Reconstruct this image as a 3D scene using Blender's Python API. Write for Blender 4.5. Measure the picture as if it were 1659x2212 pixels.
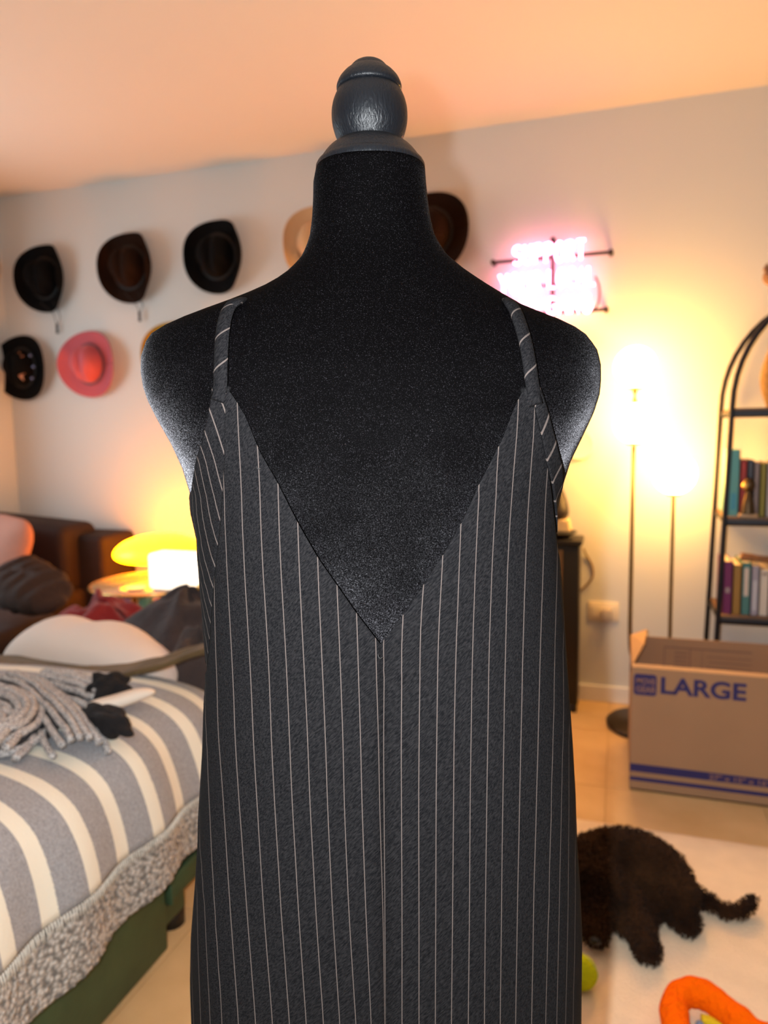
import bpy, bmesh, math, random
from mathutils import Vector, Matrix, noise
random.seed(7)
SC = bpy.context.scene
COL = SC.collection
for _o in list(bpy.data.objects):
    bpy.data.objects.remove(_o, do_unlink=True)

# ------------------------------------------------------------------ camera
YAW = math.radians(18.1); PIT = math.radians(-6.3); ROLL = math.radians(-0.9)
CAMP = Vector((0, 0, 1.15))
_f = Vector((-math.sin(YAW)*math.cos(PIT), math.cos(YAW)*math.cos(PIT), math.sin(PIT)))
_r = Vector((math.cos(YAW), math.sin(YAW), 0)); _u = _r.cross(_f)
_R = math.cos(ROLL)*_r + math.sin(ROLL)*_u
_U = -math.sin(ROLL)*_r + math.cos(ROLL)*_u
cam = bpy.data.cameras.new('camera'); camo = bpy.data.objects.new('camera', cam); COL.objects.link(camo)
camo.matrix_world = Matrix(((_R.x, _U.x, -_f.x, CAMP.x), (_R.y, _U.y, -_f.y, CAMP.y), (_R.z, _U.z, -_f.z, CAMP.z), (0, 0, 0, 1)))
cam.sensor_fit = 'VERTICAL'; cam.sensor_height = 24.0; cam.lens = 24.0*1560/2212
cam.clip_start = 0.02
cam.dof.use_dof = True; cam.dof.focus_distance = 0.53; cam.dof.aperture_fstop = 4.0
SC.camera = camo
# ------------------------------------------------------------------ exposure, world
SC.view_settings.view_transform = 'Standard'; SC.view_settings.look = 'None'
SC.view_settings.exposure = 0.0; SC.view_settings.gamma = 1.0
SC.view_settings.use_curve_mapping = False
SC.cycles.use_denoising = True
SC.cycles.max_bounces = 8
SC.cycles.sample_clamp_indirect = 6
wd = bpy.data.worlds.new('world'); SC.world = wd; wd.use_nodes = True
wd.node_tree.nodes['Background'].inputs[0].default_value = (0.9, 0.75, 0.65, 1)
wd.node_tree.nodes['Background'].inputs[1].default_value = 0.02

def lamp(name, kind, loc, power, color, **kw):
    l = bpy.data.lights.new(name, kind); l.energy = power; l.color = color
    for k, v in kw.items(): setattr(l, k, v)
    o = bpy.data.objects.new(name, l); o.location = loc; COL.objects.link(o); return o
# the phone's own flash, a few centimetres beside its lens
FL = CAMP - _R*0.047 + _U*0.02
flash = lamp('phone_flash', 'POINT', FL, 75, (0.93, 0.97, 1.0), shadow_soft_size=0.008)

GLOBE = (60, 29, 6.5)        # what the three glass globes give off
AMBER = (24, 6.8, 0.02)      # the amber mushroom lamp
CANDLE = (1.8, 1.5, 1.15)         # the white cube lamp
NEON = (13, 2.8, 5.0)         # the neon tubes
PANE = (0.62, 0.86, 1.0)       # the window pane in the left wall, beyond the frame
PANE_K = 5.0

# ------------------------------------------------------------------ materials
def lin(c):
    return tuple(((x/255)/12.92 if x/255 <= .04045 else ((x/255+.055)/1.055)**2.4) for x in c)
MATS = {}
def nodes(m): return m.node_tree.nodes, m.node_tree.links
def mat(name, col, rough=.6, metal=0, bump=0, bscale=60, var=0, vscale=8, sheen=0, spec=.5, trans=0, emit=None, ek=1, col2=None, ior=1.45, alpha=1):
    if name in MATS: return MATS[name]
    m = bpy.data.materials.new(name); m.use_nodes = True; N, L = nodes(m)
    b = N['Principled BSDF']
    b.inputs['Base Color'].default_value = (*col, 1); b.inputs['Roughness'].default_value = rough
    b.inputs['Metallic'].default_value = metal; b.inputs['Specular IOR Level'].default_value = spec
    b.inputs['Sheen Weight'].default_value = sheen; b.inputs['Sheen Roughness'].default_value = .5
    b.inputs['Transmission Weight'].default_value = trans; b.inputs['IOR'].default_value = ior
    if emit:
        b.inputs['Emission Color'].default_value = (*emit, 1); b.inputs['Emission Strength'].default_value = ek
    tc = N.new('ShaderNodeTexCoord')
    if var:
        n = N.new('ShaderNodeTexNoise'); n.inputs['Scale'].default_value = vscale; n.inputs['Detail'].default_value = 5
        L.new(tc.outputs['Object'], n.inputs['Vector'])
        r = N.new('ShaderNodeValToRGB'); r.color_ramp.elements[0].position = .3; r.color_ramp.elements[1].position = .7
        c2 = col2 if col2 else tuple(x*(1-var) for x in col)
        r.color_ramp.elements[0].color = (*c2, 1); r.color_ramp.elements[1].color = (*col, 1)
        L.new(n.outputs['Fac'], r.inputs['Fac']); L.new(r.outputs['Color'], b.inputs['Base Color'])
    if bump:
        n = N.new('ShaderNodeTexNoise'); n.inputs['Scale'].default_value = bscale; n.inputs['Detail'].default_value = 3
        L.new(tc.outputs['Object'], n.inputs['Vector'])
        bp = N.new('ShaderNodeBump'); bp.inputs['Strength'].default_value = bump; bp.inputs['Distance'].default_value = .01
        L.new(n.outputs['Fac'], bp.inputs['Height']); L.new(bp.outputs['Normal'], b.inputs['Normal'])
    MATS[name] = m; return m

# ------------------------------------------------------------------ mesh helpers
def link(name, me, m=None, parent=None, smooth=True, loc=None):
    o = bpy.data.objects.new(name, me); COL.objects.link(o)
    if m: me.materials.append(m)
    if smooth:
        for p in me.polygons: p.use_smooth = True
    if parent: o.parent = parent
    if loc: o.location = loc
    return o
def mesh(name, V, Fc, m=None, parent=None, smooth=True, loc=None):
    me = bpy.data.meshes.new(name); me.from_pydata([tuple(v) for v in V], [], Fc); me.update()
    return link(name, me, m, parent, smooth, loc)
def thing(name, label, cat, loc=(0, 0, 0), rz=0, group=None):
    o = bpy.data.objects.new(name, None); COL.objects.link(o); o.location = loc; o.rotation_euler = (0, 0, rz)
    o['label'] = label; o['category'] = cat
    if group: o['group'] = group
    return o
def tag(o, label, cat, group=None):
    o['label'] = label; o['category'] = cat
    if group: o['group'] = group
    return o
def struct(o): o['kind'] = 'structure'; return o
class MB:
    def __init__(s): s.V = []; s.F = []
    def add(s, V, Fc):
        k = len(s.V); s.V += [tuple(v) for v in V]; s.F += [tuple(i+k for i in f) for f in Fc]; return s
    def box(s, x0, y0, z0, x1, y1, z1):
        V = [(x, y, z) for z in (z0, z1) for y in (y0, y1) for x in (x0, x1)]
        return s.add(V, [(0, 2, 3, 1), (4, 5, 7, 6), (0, 1, 5, 4), (2, 6, 7, 3), (0, 4, 6, 2), (1, 3, 7, 5)])
    def lathe(s, prof, n=32, c=(0, 0, 0)):
        V = []; Fc = []
        for (z, r) in prof:
            for i in range(n):
                a = 2*math.pi*i/n; V.append((c[0]+r*math.cos(a), c[1]+r*math.sin(a), c[2]+z))
        for j in range(len(prof)-1):
            for i in range(n):
                i2 = (i+1) % n; Fc.append((j*n+i, j*n+i2, (j+1)*n+i2, (j+1)*n+i))
        Fc.append(tuple(range(n-1, -1, -1))); Fc.append(tuple((len(prof)-1)*n+i for i in range(n)))
        return s.add(V, Fc)
    def tube(s, pts, r, n=10, flat=1.0, up=None, closed=False):
        P = [Vector(p) for p in pts]; k = len(P); V = []; Fc = []
        rr = r if isinstance(r, (list, tuple)) else [r]*k
        prev = None
        for i in range(k):
            t = (P[min(i+1, k-1)]-P[max(i-1, 0)]) if not closed else (P[(i+1) % k]-P[i-1])
            t.normalize()
            a = Vector(up) if up else (prev if prev else (Vector((0, 0, 1)) if abs(t.z) < .9 else Vector((1, 0, 0))))
            b = t.cross(a).normalized(); a = b.cross(t).normalized(); prev = a
            for j in range(n):
                q = 2*math.pi*j/n; V.append(P[i]+b*(rr[i]*math.cos(q))+a*(rr[i]*flat*math.sin(q)))
        for i in range(k if closed else k-1):
            for j in range(n):
                j2 = (j+1) % n; i2 = (i+1) % k
                Fc.append((i*n+j, i*n+j2, i2*n+j2, i2*n+j))
        if not closed: Fc.append(tuple(range(n-1, -1, -1))); Fc.append(tuple((k-1)*n+j for j in range(n)))
        return s.add(V, Fc)
    def sphere(s, c, r, nu=24, nv=14):
        rx, ry, rz = r if isinstance(r, (list, tuple)) else (r, r, r)
        V = []; Fc = []
        for j in range(1, nv):
            p = math.pi*j/nv
            for i in range(nu):
                a = 2*math.pi*i/nu; V.append((c[0]+rx*math.sin(p)*math.cos(a), c[1]+ry*math.sin(p)*math.sin(a), c[2]+rz*math.cos(p)))
        V.append((c[0], c[1], c[2]+rz)); V.append((c[0], c[1], c[2]-rz)); T = len(V)-2
        for j in range(nv-2):
            for i in range(nu): i2 = (i+1) % nu; Fc.append((j*nu+i, (j+1)*nu+i, (j+1)*nu+i2, j*nu+i2))
        for i in range(nu): i2 = (i+1) % nu; Fc.append((T, i, i2)); Fc.append((T+1, (nv-2)*nu+i2, (nv-2)*nu+i))
        return s.add(V, Fc)
    def build(s, name, m=None, parent=None, smooth=True, loc=None, bevel=0, seg=2):
        o = mesh(name, s.V, s.F, m, parent, smooth and not bevel, loc)
        if bevel:
            md = o.modifiers.new('bevel', 'BEVEL'); md.width = bevel; md.segments = seg; md.limit_method = 'ANGLE'
            if smooth:
                for p in o.data.polygons: p.use_smooth = True
        return o
def grid(nu, nv, fn, wrap=False):
    V = [fn(i/(nu-1), j/(nv-1)) for j in range(nv) for i in range(nu)]
    Fc = [(j*nu+i, j*nu+i+1, (j+1)*nu+i+1, (j+1)*nu+i) for j in range(nv-1) for i in range(nu-1)]
    if wrap: Fc += [(j*nu+nu-1, j*nu, (j+1)*nu, (j+1)*nu+nu-1) for j in range(nv-1)]
    return V, Fc
def interp(x, T, k=1):
    if x <= T[0][0]:
        a, b = T[0], T[1]
    elif x >= T[-1][0]:
        a, b = T[-2], T[-1]
    else:
        for a, b in zip(T, T[1:]):
            if a[0] <= x <= b[0]: break
    return a[k]+(b[k]-a[k])*(x-a[0])/(b[0]-a[0]) if b[0] != a[0] else a[k]
def clampi(x, T, k=1): return interp(min(max(x, T[0][0]), T[-1][0]), T, k)
def smooth_path(pts, n=6):
    P = [Vector(p) for p in pts]; out = []
    for i in range(len(P)-1):
        p0 = P[max(i-1, 0)]; p1 = P[i]; p2 = P[i+1]; p3 = P[min(i+2, len(P)-1)]
        for j in range(n):
            t = j/n
            out.append(.5*((2*p1)+(p2-p0)*t+(2*p0-5*p1+4*p2-p3)*t*t+(3*p1-p0-3*p2+p3)*t**3))
    out.append(P[-1]); return out
def solidify(o, t, off=-1):
    md = o.modifiers.new('solidify', 'SOLIDIFY'); md.thickness = t; md.offset = off; return o
def nz(x, y, z=0, s=1): return noise.noise(Vector((x*s, y*s, z*s)))

# ================================================================== the room
XL, XR, YB, YF, ZC = -3.1, 3.0, 3.1, -3.4, 2.39
WALL = mat('wall_paint', (.66, .655, .63), .75, bump=.05, bscale=220)
CEIL = mat('ceiling_paint', (.80, .71, .62), .85, bump=.05, bscale=150)
struct(MB().box(XL-.1, YB, 0, XR+.1, YB+.1, ZC).build('wall_back', WALL, smooth=False))
struct(MB().box(XL-.1, YF-.1, 0, XR+.1, YF, ZC).build('wall_front', mat('low_bounce_dark', (.10, .11, .12), .8), smooth=False))  # unseen wall, coloured dark to cut the fill light on the dress
struct(MB().box(XR, YF, 0, XR+.1, YB, ZC).build('wall_right', WALL, smooth=False))
_w = MB()   # left wall with an opening for the window
WY0, WY1, WZ0, WZ1 = 1.45, 2.55, .7, 1.9
_w.box(XL-.1, YF, 0, XL, WY0, ZC); _w.box(XL-.1, WY1, 0, XL, YB, ZC); _w.box(XL-.1, WY0, 0, XL, WY1, WZ0); _w.box(XL-.1, WY0, WZ1, XL, WY1, ZC)
struct(_w.build('wall_left', WALL, smooth=False))
struct(MB().box(XL-.1, YF-.1, ZC, XR+.1, YB+.1, ZC+.1).build('ceiling', CEIL, smooth=False))
win = bpy.data.objects.new('window_1', None); COL.objects.link(win); struct(win); win.location = (XL, (WY0+WY1)/2, WZ0)
WHITEP = mat('white_gloss_paint', (.8, .78, .74), .4)
_h = (WY1-WY0)/2
fr = MB().box(-.06, -_h, 0, .015, -_h+.06, 1.2).box(-.06, _h-.06, 0, .015, _h, 1.2).box(-.06, -_h, 0, .015, _h, .06).box(-.06, -_h, 1.14, .015, _h, 1.2).box(-.05, -.02, .06, .0, .02, 1.14)
fr.build('window_frame', WHITEP, win, smooth=False)
MB().box(-.045, -_h+.06, .06, -.04, _h-.06, 1.14).build('pane', mat('dusk_pane', (.1, .1, .1), .2, emit=PANE, ek=PANE_K), win, smooth=False)
# floor of large stone tiles
GROUT = mat('grout', (.50, .35, .19), .9)
fl = struct(MB().box(XL, YF, -.06, XR, YB, -.004).build('floor', GROUT, smooth=False))
def tilemat():
    m = mat('stone_tile', (.68, .47, .24), .42, var=.3, vscale=5, bump=.03, bscale=30, col2=(.54, .35, .16))
    return m
TM = tilemat()
tme = None; TS = .457
for i in range(-7, 8):
    for j in range(-8, 8):
        x0 = i*TS-.02; y0 = j*TS+.045
        x1 = min(x0+TS-.003, XR); y1 = min(y0+TS-.003, YB-.002); xx0 = max(x0, XL); yy0 = max(y0, YF)
        if x1-xx0 < .03 or y1-yy0 < .03: continue
        full = (xx0 == x0 and yy0 == y0 and abs(x1-x0-TS+.003) < 1e-6 and abs(y1-y0-TS+.004) < 1e-6)
        if full and tme:
            t = bpy.data.objects.new('tile', tme); COL.objects.link(t); t.location = (x0, y0, 0); t.parent = fl
        else:
            t = MB().box(0, 0, -.012, x1-xx0, y1-yy0, 0).build('tile', TM, fl, smooth=False, loc=(xx0, yy0, 0))
            if full: tme = t.data
struct(MB().box(XL, YB-.014, 0, XR, YB, .07).build('baseboard_back', WHITEP, smooth=False, bevel=.004))
struct(MB().box(XL, YF, 0, XL+.014, YB-.014, .07).build('baseboard_left', WHITEP, smooth=False, bevel=.004))
# rug
RUG = mat('cream_pile', (.86, .70, .50), .95, bump=.5, bscale=260, var=.1, vscale=20, sheen=.2)
def rugf(u, v):
    x = -.55+1.95*u; y = .15+1.945*v+.02*(.5-u)
    e = min(u, 1-u)*1.95; e2 = min(v, 1-v)*1.95
    z = .014*min(1, e/.01)*min(1, e2/.01)
    return (x, y, max(.002, z)+.001*nz(x, y, 0, 12))
rug = mesh('rug', *grid(60, 60, rugf), RUG); tag(rug, 'cream low-pile rug on the tiled floor under the dog', 'rug')


# baked shape tables (metres)
TOR=[(0.6514, -0.1621, 0.1829, 0.086), (0.7431, -0.1623, 0.1814, 0.086), (0.8101, -0.1596, 0.1761, 0.086), (0.8757, -0.1528, 0.165, 0.086), (0.9398, -0.1413, 0.1545, 0.086), (1.0025, -0.1383, 0.1519, 0.0888), (1.0639, -0.144, 0.1535, 0.0948), (1.1041, -0.1524, 0.161, 0.1002), (1.124, -0.1575, 0.1671, 0.103), (1.1437, -0.1658, 0.1766, 0.1035), (1.1633, -0.1761, 0.1858, 0.104), (1.1789, -0.1835, 0.1908, 0.1008), (1.1906, -0.187, 0.1917, 0.0984), (1.2022, -0.1883, 0.1915, 0.096), (1.2137, -0.1879, 0.1889, 0.091), (1.2252, -0.1843, 0.1811, 0.086), (1.2329, -0.1786, 0.1703, 0.082), (1.2405, -0.1644, 0.1538, 0.078), (1.2481, -0.1433, 0.1327, 0.074), (1.2594, -0.1091, 0.1126, 0.068), (1.2706, -0.0818, 0.0943, 0.062), (1.2819, -0.0646, 0.0778, 0.057), (1.2931, -0.054, 0.0652, 0.052), (1.308, -0.0474, 0.0561, 0.049), (1.3228, -0.0449, 0.0525, 0.0485), (1.3375, -0.0436, 0.0504, 0.048), (1.3522, -0.0429, 0.049, 0.0486), (1.3613, -0.0408, 0.0484, 0.049)]
DR=[(0.602, -0.1755, 0.1836, 0.104), (0.655, -0.1749, 0.1834, 0.1032), (0.701, -0.172, 0.1834, 0.1026), (0.746, -0.1667, 0.1813, 0.102), (0.791, -0.1606, 0.178, 0.1016), (0.835, -0.1554, 0.176, 0.1013), (0.878, -0.152, 0.173, 0.101), (0.921, -0.1489, 0.1694, 0.1015), (0.942, -0.1468, 0.1677, 0.1017), (0.963, -0.1471, 0.166, 0.102), (1.005, -0.1481, 0.1629, 0.104), (1.046, -0.1494, 0.1593, 0.1062), (1.066, -0.1496, 0.1587, 0.1075), (1.087, -0.153, 0.1596, 0.1089), (1.103, -0.1528, 0.1619, 0.1099), (1.124, -0.1595, 0.1691, 0.11), (1.144, -0.168, 0.1787, 0.11), (1.163, -0.1779, 0.1877, 0.108), (1.179, -0.1855, 0.1928, 0.1064), (1.191, -0.189, 0.1937, 0.1025), (1.202, -0.1903, 0.1935, 0.098), (1.214, -0.1898, 0.1907, 0.093), (1.225, -0.1864, 0.1832, 0.0884), (1.233, -0.1804, 0.1721, 0.085), (1.24, -0.1673, 0.1569, 0.0821), (1.248, -0.1456, 0.135, 0.082), (1.259, -0.1123, 0.1153, 0.082), (1.271, -0.0832, 0.0957, 0.082), (1.282, -0.0665, 0.0797, 0.082), (1.293, -0.0561, 0.0673, 0.082)]
V_L=[(-0.1036, -0.0915, 1.1846), (-0.0982, -0.0943, 1.1794), (-0.0938, -0.0957, 1.1727), (-0.0879, -0.0975, 1.1627), (-0.0783, -0.1002, 1.1378), (-0.0654, -0.1026, 1.1145), (-0.0517, -0.1044, 1.086), (-0.038, -0.1047, 1.0605), (-0.0244, -0.1048, 1.0399), (-0.0108, -0.1045, 1.019), (0.0064, -0.1035, 0.9949)]
V_R=[(0.1134, -0.0915, 1.1803), (0.1102, -0.0931, 1.1746), (0.1059, -0.0949, 1.1663), (0.0964, -0.0983, 1.1433), (0.0878, -0.0996, 1.1269), (0.0796, -0.1012, 1.1121), (0.0674, -0.1025, 1.0856), (0.0537, -0.1038, 1.0623), (0.0374, -0.1045, 1.0378), (0.023, -0.1044, 1.0167), (0.0064, -0.1035, 0.9949)]
SEAM_L=[(-0.1072, -0.0904, 1.1847), (-0.1027, -0.0929, 1.173), (-0.1041, -0.0919, 1.1531), (-0.1062, -0.089, 1.1329), (-0.109, -0.0846, 1.1122), (-0.1127, -0.0803, 1.0875), (-0.1172, -0.0736, 1.0653), (-0.1211, -0.0691, 1.0466), (-0.126, -0.0624, 1.0195), (-0.132, -0.0527, 0.983), (-0.1382, -0.0412, 0.9561)]
OUT_L=[(-0.113, -0.0883, 1.185), (-0.1148, -0.0885, 1.1733), (-0.1182, -0.0862, 1.1617), (-0.1234, -0.0815, 1.1466), (-0.13, -0.0741, 1.1344), (-0.1364, -0.0627, 1.1181), (-0.1415, -0.0511, 1.1065)]
EDGE_R=[(0.1225, -0.0883, 1.1803), (0.1255, -0.0875, 1.1663), (0.1281, -0.0852, 1.1494), (0.1338, -0.0763, 1.1252), (0.1404, -0.0639, 1.1031), (0.1466, -0.0508, 1.0761), (0.1515, -0.0408, 1.0521)]
BAND_OUT=[(0.1247, -0.0874, 1.1803), (0.1308, -0.085, 1.1646), (0.1401, -0.0755, 1.1389), (0.148, -0.0612, 1.1207), (0.151, -0.0509, 1.1074)]
BAND_IN=[(0.1196, -0.0894, 1.1803), (0.1214, -0.0893, 1.1646), (0.1267, -0.0857, 1.1461), (0.1329, -0.077, 1.1252), (0.1392, -0.067, 1.1087)]
STRAP_L=[(-0.1067, -0.092, 1.1797), (-0.1058, -0.0914, 1.1863), (-0.1054, -0.0896, 1.1996), (-0.1053, -0.0843, 1.215), (-0.1047, -0.0782, 1.229), (-0.1032, -0.0721, 1.239), (-0.101, -0.067, 1.2451), (-0.0984, -0.0654, 1.2474)]
STRAP_R=[(0.1204, -0.0905, 1.1746), (0.1188, -0.0895, 1.1846), (0.1174, -0.0878, 1.1963), (0.1158, -0.0838, 1.21), (0.1137, -0.0784, 1.2223), (0.1118, -0.0721, 1.2323), (0.1102, -0.0658, 1.2394), (0.1085, -0.0612, 1.2436)]
ST=[(0.6791, [(-12, -0.1483), (-11, -0.1408), (-10, -0.1284), (-9, -0.1133), (-8, -0.0983), (-7, -0.0838), (-6, -0.0696), (-5, -0.0565), (-4, -0.0429), (-3, -0.0301), (-2, -0.0173), (-1, -0.0054), (0, 0.0048), (0.25, 0.0051), (1, 0.0181), (2, 0.0316), (3, 0.0443), (4, 0.0567), (5, 0.07), (6, 0.0828), (7, 0.0965), (8, 0.1107), (9, 0.1258), (10, 0.1382), (11, 0.1483), (12, 0.1576)]), (0.7795, [(-11, -0.1451), (-10, -0.1341), (-9, -0.1187), (-8, -0.1037), (-7, -0.089), (-6, -0.0744), (-5, -0.0606), (-4, -0.0471), (-3, -0.0341), (-2, -0.0215), (-1, -0.0083), (0, 0.0049), (0.25, 0.0063), (1, 0.0195), (2, 0.0326), (3, 0.0455), (4, 0.0585), (5, 0.0716), (6, 0.0841), (7, 0.0977), (8, 0.112), (9, 0.1266), (10, 0.1408), (11, 0.1504), (12, 0.1599)]), (0.8761, [(-10, -0.1387), (-9, -0.1234), (-8, -0.1085), (-7, -0.0923), (-6, -0.0776), (-5, -0.0635), (-4, -0.0497), (-3, -0.0361), (-2, -0.0234), (-1, -0.0097), (0, 0.0036), (0.25, 0.0071), (1, 0.0203), (2, 0.0333), (3, 0.0466), (4, 0.0601), (5, 0.0726), (6, 0.0858), (7, 0.0988), (8, 0.1135), (9, 0.1288), (10, 0.1428), (11, 0.153), (12, 0.1612)]), (0.9131, [(-10, -0.1395), (-9, -0.1263), (-8, -0.1096), (-7, -0.0933), (-6, -0.0783), (-5, -0.0638), (-4, -0.0497), (-3, -0.0362), (-2, -0.0229), (-1, -0.0097), (0, 0.0038), (0.25, 0.0073), (1, 0.0205), (2, 0.034), (3, 0.0473), (4, 0.0603), (5, 0.0734), (6, 0.0865), (7, 0.0995), (8, 0.1142), (9, 0.1296), (10, 0.1443), (11, 0.1555), (12, 0.1623)]), (0.9928, [(-9, -0.125), (-8, -0.1096), (-7, -0.0941), (-6, -0.0785), (-5, -0.0647), (-4, -0.0512), (-3, -0.0373), (-2, -0.0238), (-1, -0.0105), (0, 0.0027), (0.25, 0.0092), (1, 0.0221), (2, 0.0357), (3, 0.0487), (4, 0.0626), (5, 0.0749), (6, 0.0879), (7, 0.1008), (8, 0.1155), (9, 0.1313), (10, 0.1463), (11, 0.1558)]), (1.0587, [(-9, -0.1213), (-8, -0.1099), (-7, -0.0948), (-6, -0.0799), (-5, -0.0659), (-4, -0.052), (-3, -0.0383), (-2, -0.0248), (3, 0.0524), (4, 0.065), (5, 0.0772), (6, 0.0901), (7, 0.1023), (8, 0.1175), (9, 0.1343), (10, 0.1508)]), (1.1278, [(-9, -0.1179), (-8, -0.1076), (-7, -0.0934), (-6, -0.079), (-5, -0.0652), (4, 0.0676), (5, 0.0802), (6, 0.0935), (7, 0.1061), (8, 0.12), (9, 0.1346)]), (1.1712, [(-8, -0.106), (-7, -0.0938), (-6, -0.0806), (7, 0.1091), (8, 0.1217), (9, 0.1345)])]
DIAG_L=[1.1604, 1.1308, 1.104, 1.082, 1.063, 1.0451, 1.0277, 1.0108, 0.9964]
FIN=[(1.3613, 0.0437), (1.3685, 0.0429), (1.3758, 0.0409), (1.3819, 0.0371), (1.3855, 0.025), (1.3891, 0.025), (1.392, 0.028), (1.3992, 0.0302), (1.4064, 0.0309), (1.4153, 0.0301), (1.4224, 0.0271), (1.4231, 0.0259), (1.4277, 0.0259), (1.4341, 0.0225), (1.4401, 0.0172), (1.4447, 0.0105), (1.4468, 0.003)]
# ------------------------------------------------------------------ dress form
MX = Matrix.Translation(Vector((-0.2026, 0.5861, 0))) @ Matrix.Rotation(YAW, 4, 'Z')
def mthing(o): o.matrix_world = MX; return o
NT, ND = 2.4, 2.3
def sec(T, z, n, t, off=0):
    a = clampi(z, T, 1); b = clampi(z, T, 2); d = clampi(z, T, 3)
    c = (a+b)/2; w = (b-a)/2+off; d += off
    s_, c_ = math.sin(t), math.cos(t)
    return Vector((c+w*math.copysign(abs(s_)**(2/n), s_), -d*math.copysign(abs(c_)**(2/n), c_), z))
def tx(T, z, n, x, off=0):      # angle whose x is given (back half)
    a = clampi(z, T, 1); b = clampi(z, T, 2); c = (a+b)/2; w = (b-a)/2+off
    q = max(-1, min(1, (x-c)/w)); return math.copysign(math.asin(min(1, abs(q)**(n/2))), q)

VELVET_SHEEN = 0.36; PILE_LEAN = 1.25
def velvet():
    m = bpy.data.materials.new('black_velvet'); m.use_nodes = True; N, L = nodes(m); b = N['Principled BSDF']
    tc = N.new('ShaderNodeTexCoord')
    n1 = N.new('ShaderNodeTexNoise'); n1.inputs['Scale'].default_value = 1450; n1.inputs['Detail'].default_value = 1.5
    L.new(tc.outputs['Object'], n1.inputs['Vector'])
    r = N.new('ShaderNodeValToRGB'); e = r.color_ramp.elements
    e[0].position = .60; e[0].color = (.0004, .0003, .0004, 1); e[1].position = .82; e[1].color = (.018, .0165, .0195, 1)
    L.new(n1.outputs['Fac'], r.inputs['Fac']); L.new(r.outputs['Color'], b.inputs['Base Color'])
    b.inputs['Roughness'].default_value = .8; b.inputs['Specular IOR Level'].default_value = .02
    # pile combed downwards: the reflecting hair tips lean towards the floor
    g = N.new('ShaderNodeNewGeometry'); va = N.new('ShaderNodeVectorMath'); va.operation = 'ADD'; va.inputs[1].default_value = (0, 0, -PILE_LEAN)
    n2 = N.new('ShaderNodeTexNoise'); n2.inputs['Scale'].default_value = 900; n2.inputs['Detail'].default_value = 1
    L.new(tc.outputs['Object'], n2.inputs['Vector'])
    sb = N.new('ShaderNodeVectorMath'); sb.operation = 'SUBTRACT'; sb.inputs[1].default_value = (.5, .5, .5)
    sc = N.new('ShaderNodeVectorMath'); sc.operation = 'SCALE'; sc.inputs['Scale'].default_value = .75
    L.new(n2.outputs['Color'], sb.inputs[0]); L.new(sb.outputs[0], sc.inputs[0])
    v2 = N.new('ShaderNodeVectorMath'); v2.operation = 'ADD'
    L.new(g.outputs['Normal'], va.inputs[0]); L.new(va.outputs[0], v2.inputs[0]); L.new(sc.outputs[0], v2.inputs[1])
    nm = N.new('ShaderNodeVectorMath'); nm.operation = 'NORMALIZE'; L.new(v2.outputs[0], nm.inputs[0])
    sh = N.new('ShaderNodeBsdfSheen'); sh.inputs['Roughness'].default_value = .31; L.new(nm.outputs[0], sh.inputs['Normal'])
    r2 = N.new('ShaderNodeValToRGB'); r2.color_ramp.elements[0].position = .40; r2.color_ramp.elements[1].position = .66
    k = VELVET_SHEEN
    r2.color_ramp.elements[0].color = (.05*k, .05*k, .055*k, 1); r2.color_ramp.elements[1].color = (.95*k, .93*k, k, 1)
    L.new(n1.outputs['Fac'], r2.inputs['Fac']); n3 = N.new('ShaderNodeTexNoise'); n3.inputs['Scale'].default_value = 22; n3.inputs['Detail'].default_value = 4; L.new(tc.outputs['Object'], n3.inputs['Vector'])
    m3 = N.new('ShaderNodeMapRange'); m3.inputs['From Min'].default_value = .35; m3.inputs['From Max'].default_value = .65; m3.inputs['To Min'].default_value = .55; m3.inputs['To Max'].default_value = 1.25; L.new(n3.outputs['Fac'], m3.inputs['Value'])
    mv = N.new('ShaderNodeVectorMath'); mv.operation = 'SCALE'; L.new(r2.outputs['Color'], mv.inputs[0]); L.new(m3.outputs[0], mv.inputs['Scale']); L.new(mv.outputs[0], sh.inputs['Color'])
    ad = N.new('ShaderNodeAddShader'); L.new(b.outputs[0], ad.inputs[0]); L.new(sh.outputs[0], ad.inputs[1])
    L.new(ad.outputs[0], N['Material Output'].inputs['Surface'])
    return m
VEL = velvet()
form = mthing(thing('dress_form', 'black velvet dress form with dark turned wooden neck finial, seen from behind', 'dress form'))
zs = []; z = .62
while z < 1.362:
    zs.append(z); z += .006
zs.append(1.3613)
NTH = 96
V = [sec(TOR, z, NT, 2*math.pi*i/NTH) for z in zs for i in range(NTH)]
Fc = [(j*NTH+i, j*NTH+(i+1) % NTH, (j+1)*NTH+(i+1) % NTH, (j+1)*NTH+i) for j in range(len(zs)-1) for i in range(NTH)]
Fc += [tuple(range(NTH-1, -1, -1)), tuple((len(zs)-1)*NTH+i for i in range(NTH))]
mesh('torso', V, Fc, VEL, form)
FINM = mat('dark_painted_wood', (.0030, .0040, .0060), .44, spec=.3)
def grain(m):
    N, L = nodes(m); b = N['Principled BSDF']; tc = N.new('ShaderNodeTexCoord')
    mp = N.new('ShaderNodeMapping'); mp.inputs['Scale'].default_value = (1, 1, .22); mp.inputs['Rotation'].default_value = (.15, .1, 0)
    n = N.new('ShaderNodeTexNoise'); n.inputs['Scale'].default_value = 480; n.inputs['Detail'].default_value = 2; n.inputs['Distortion'].default_value = 1.2
    L.new(tc.outputs['Object'], mp.inputs['Vector']); L.new(mp.outputs['Vector'], n.inputs['Vector'])
    bp = N.new('ShaderNodeBump'); bp.inputs['Strength'].default_value = .35; bp.inputs['Distance'].default_value = .002
    L.new(n.outputs['Fac'], bp.inputs['Height']); L.new(bp.outputs['Normal'], b.inputs['Normal'])
grain(FINM)
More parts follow.
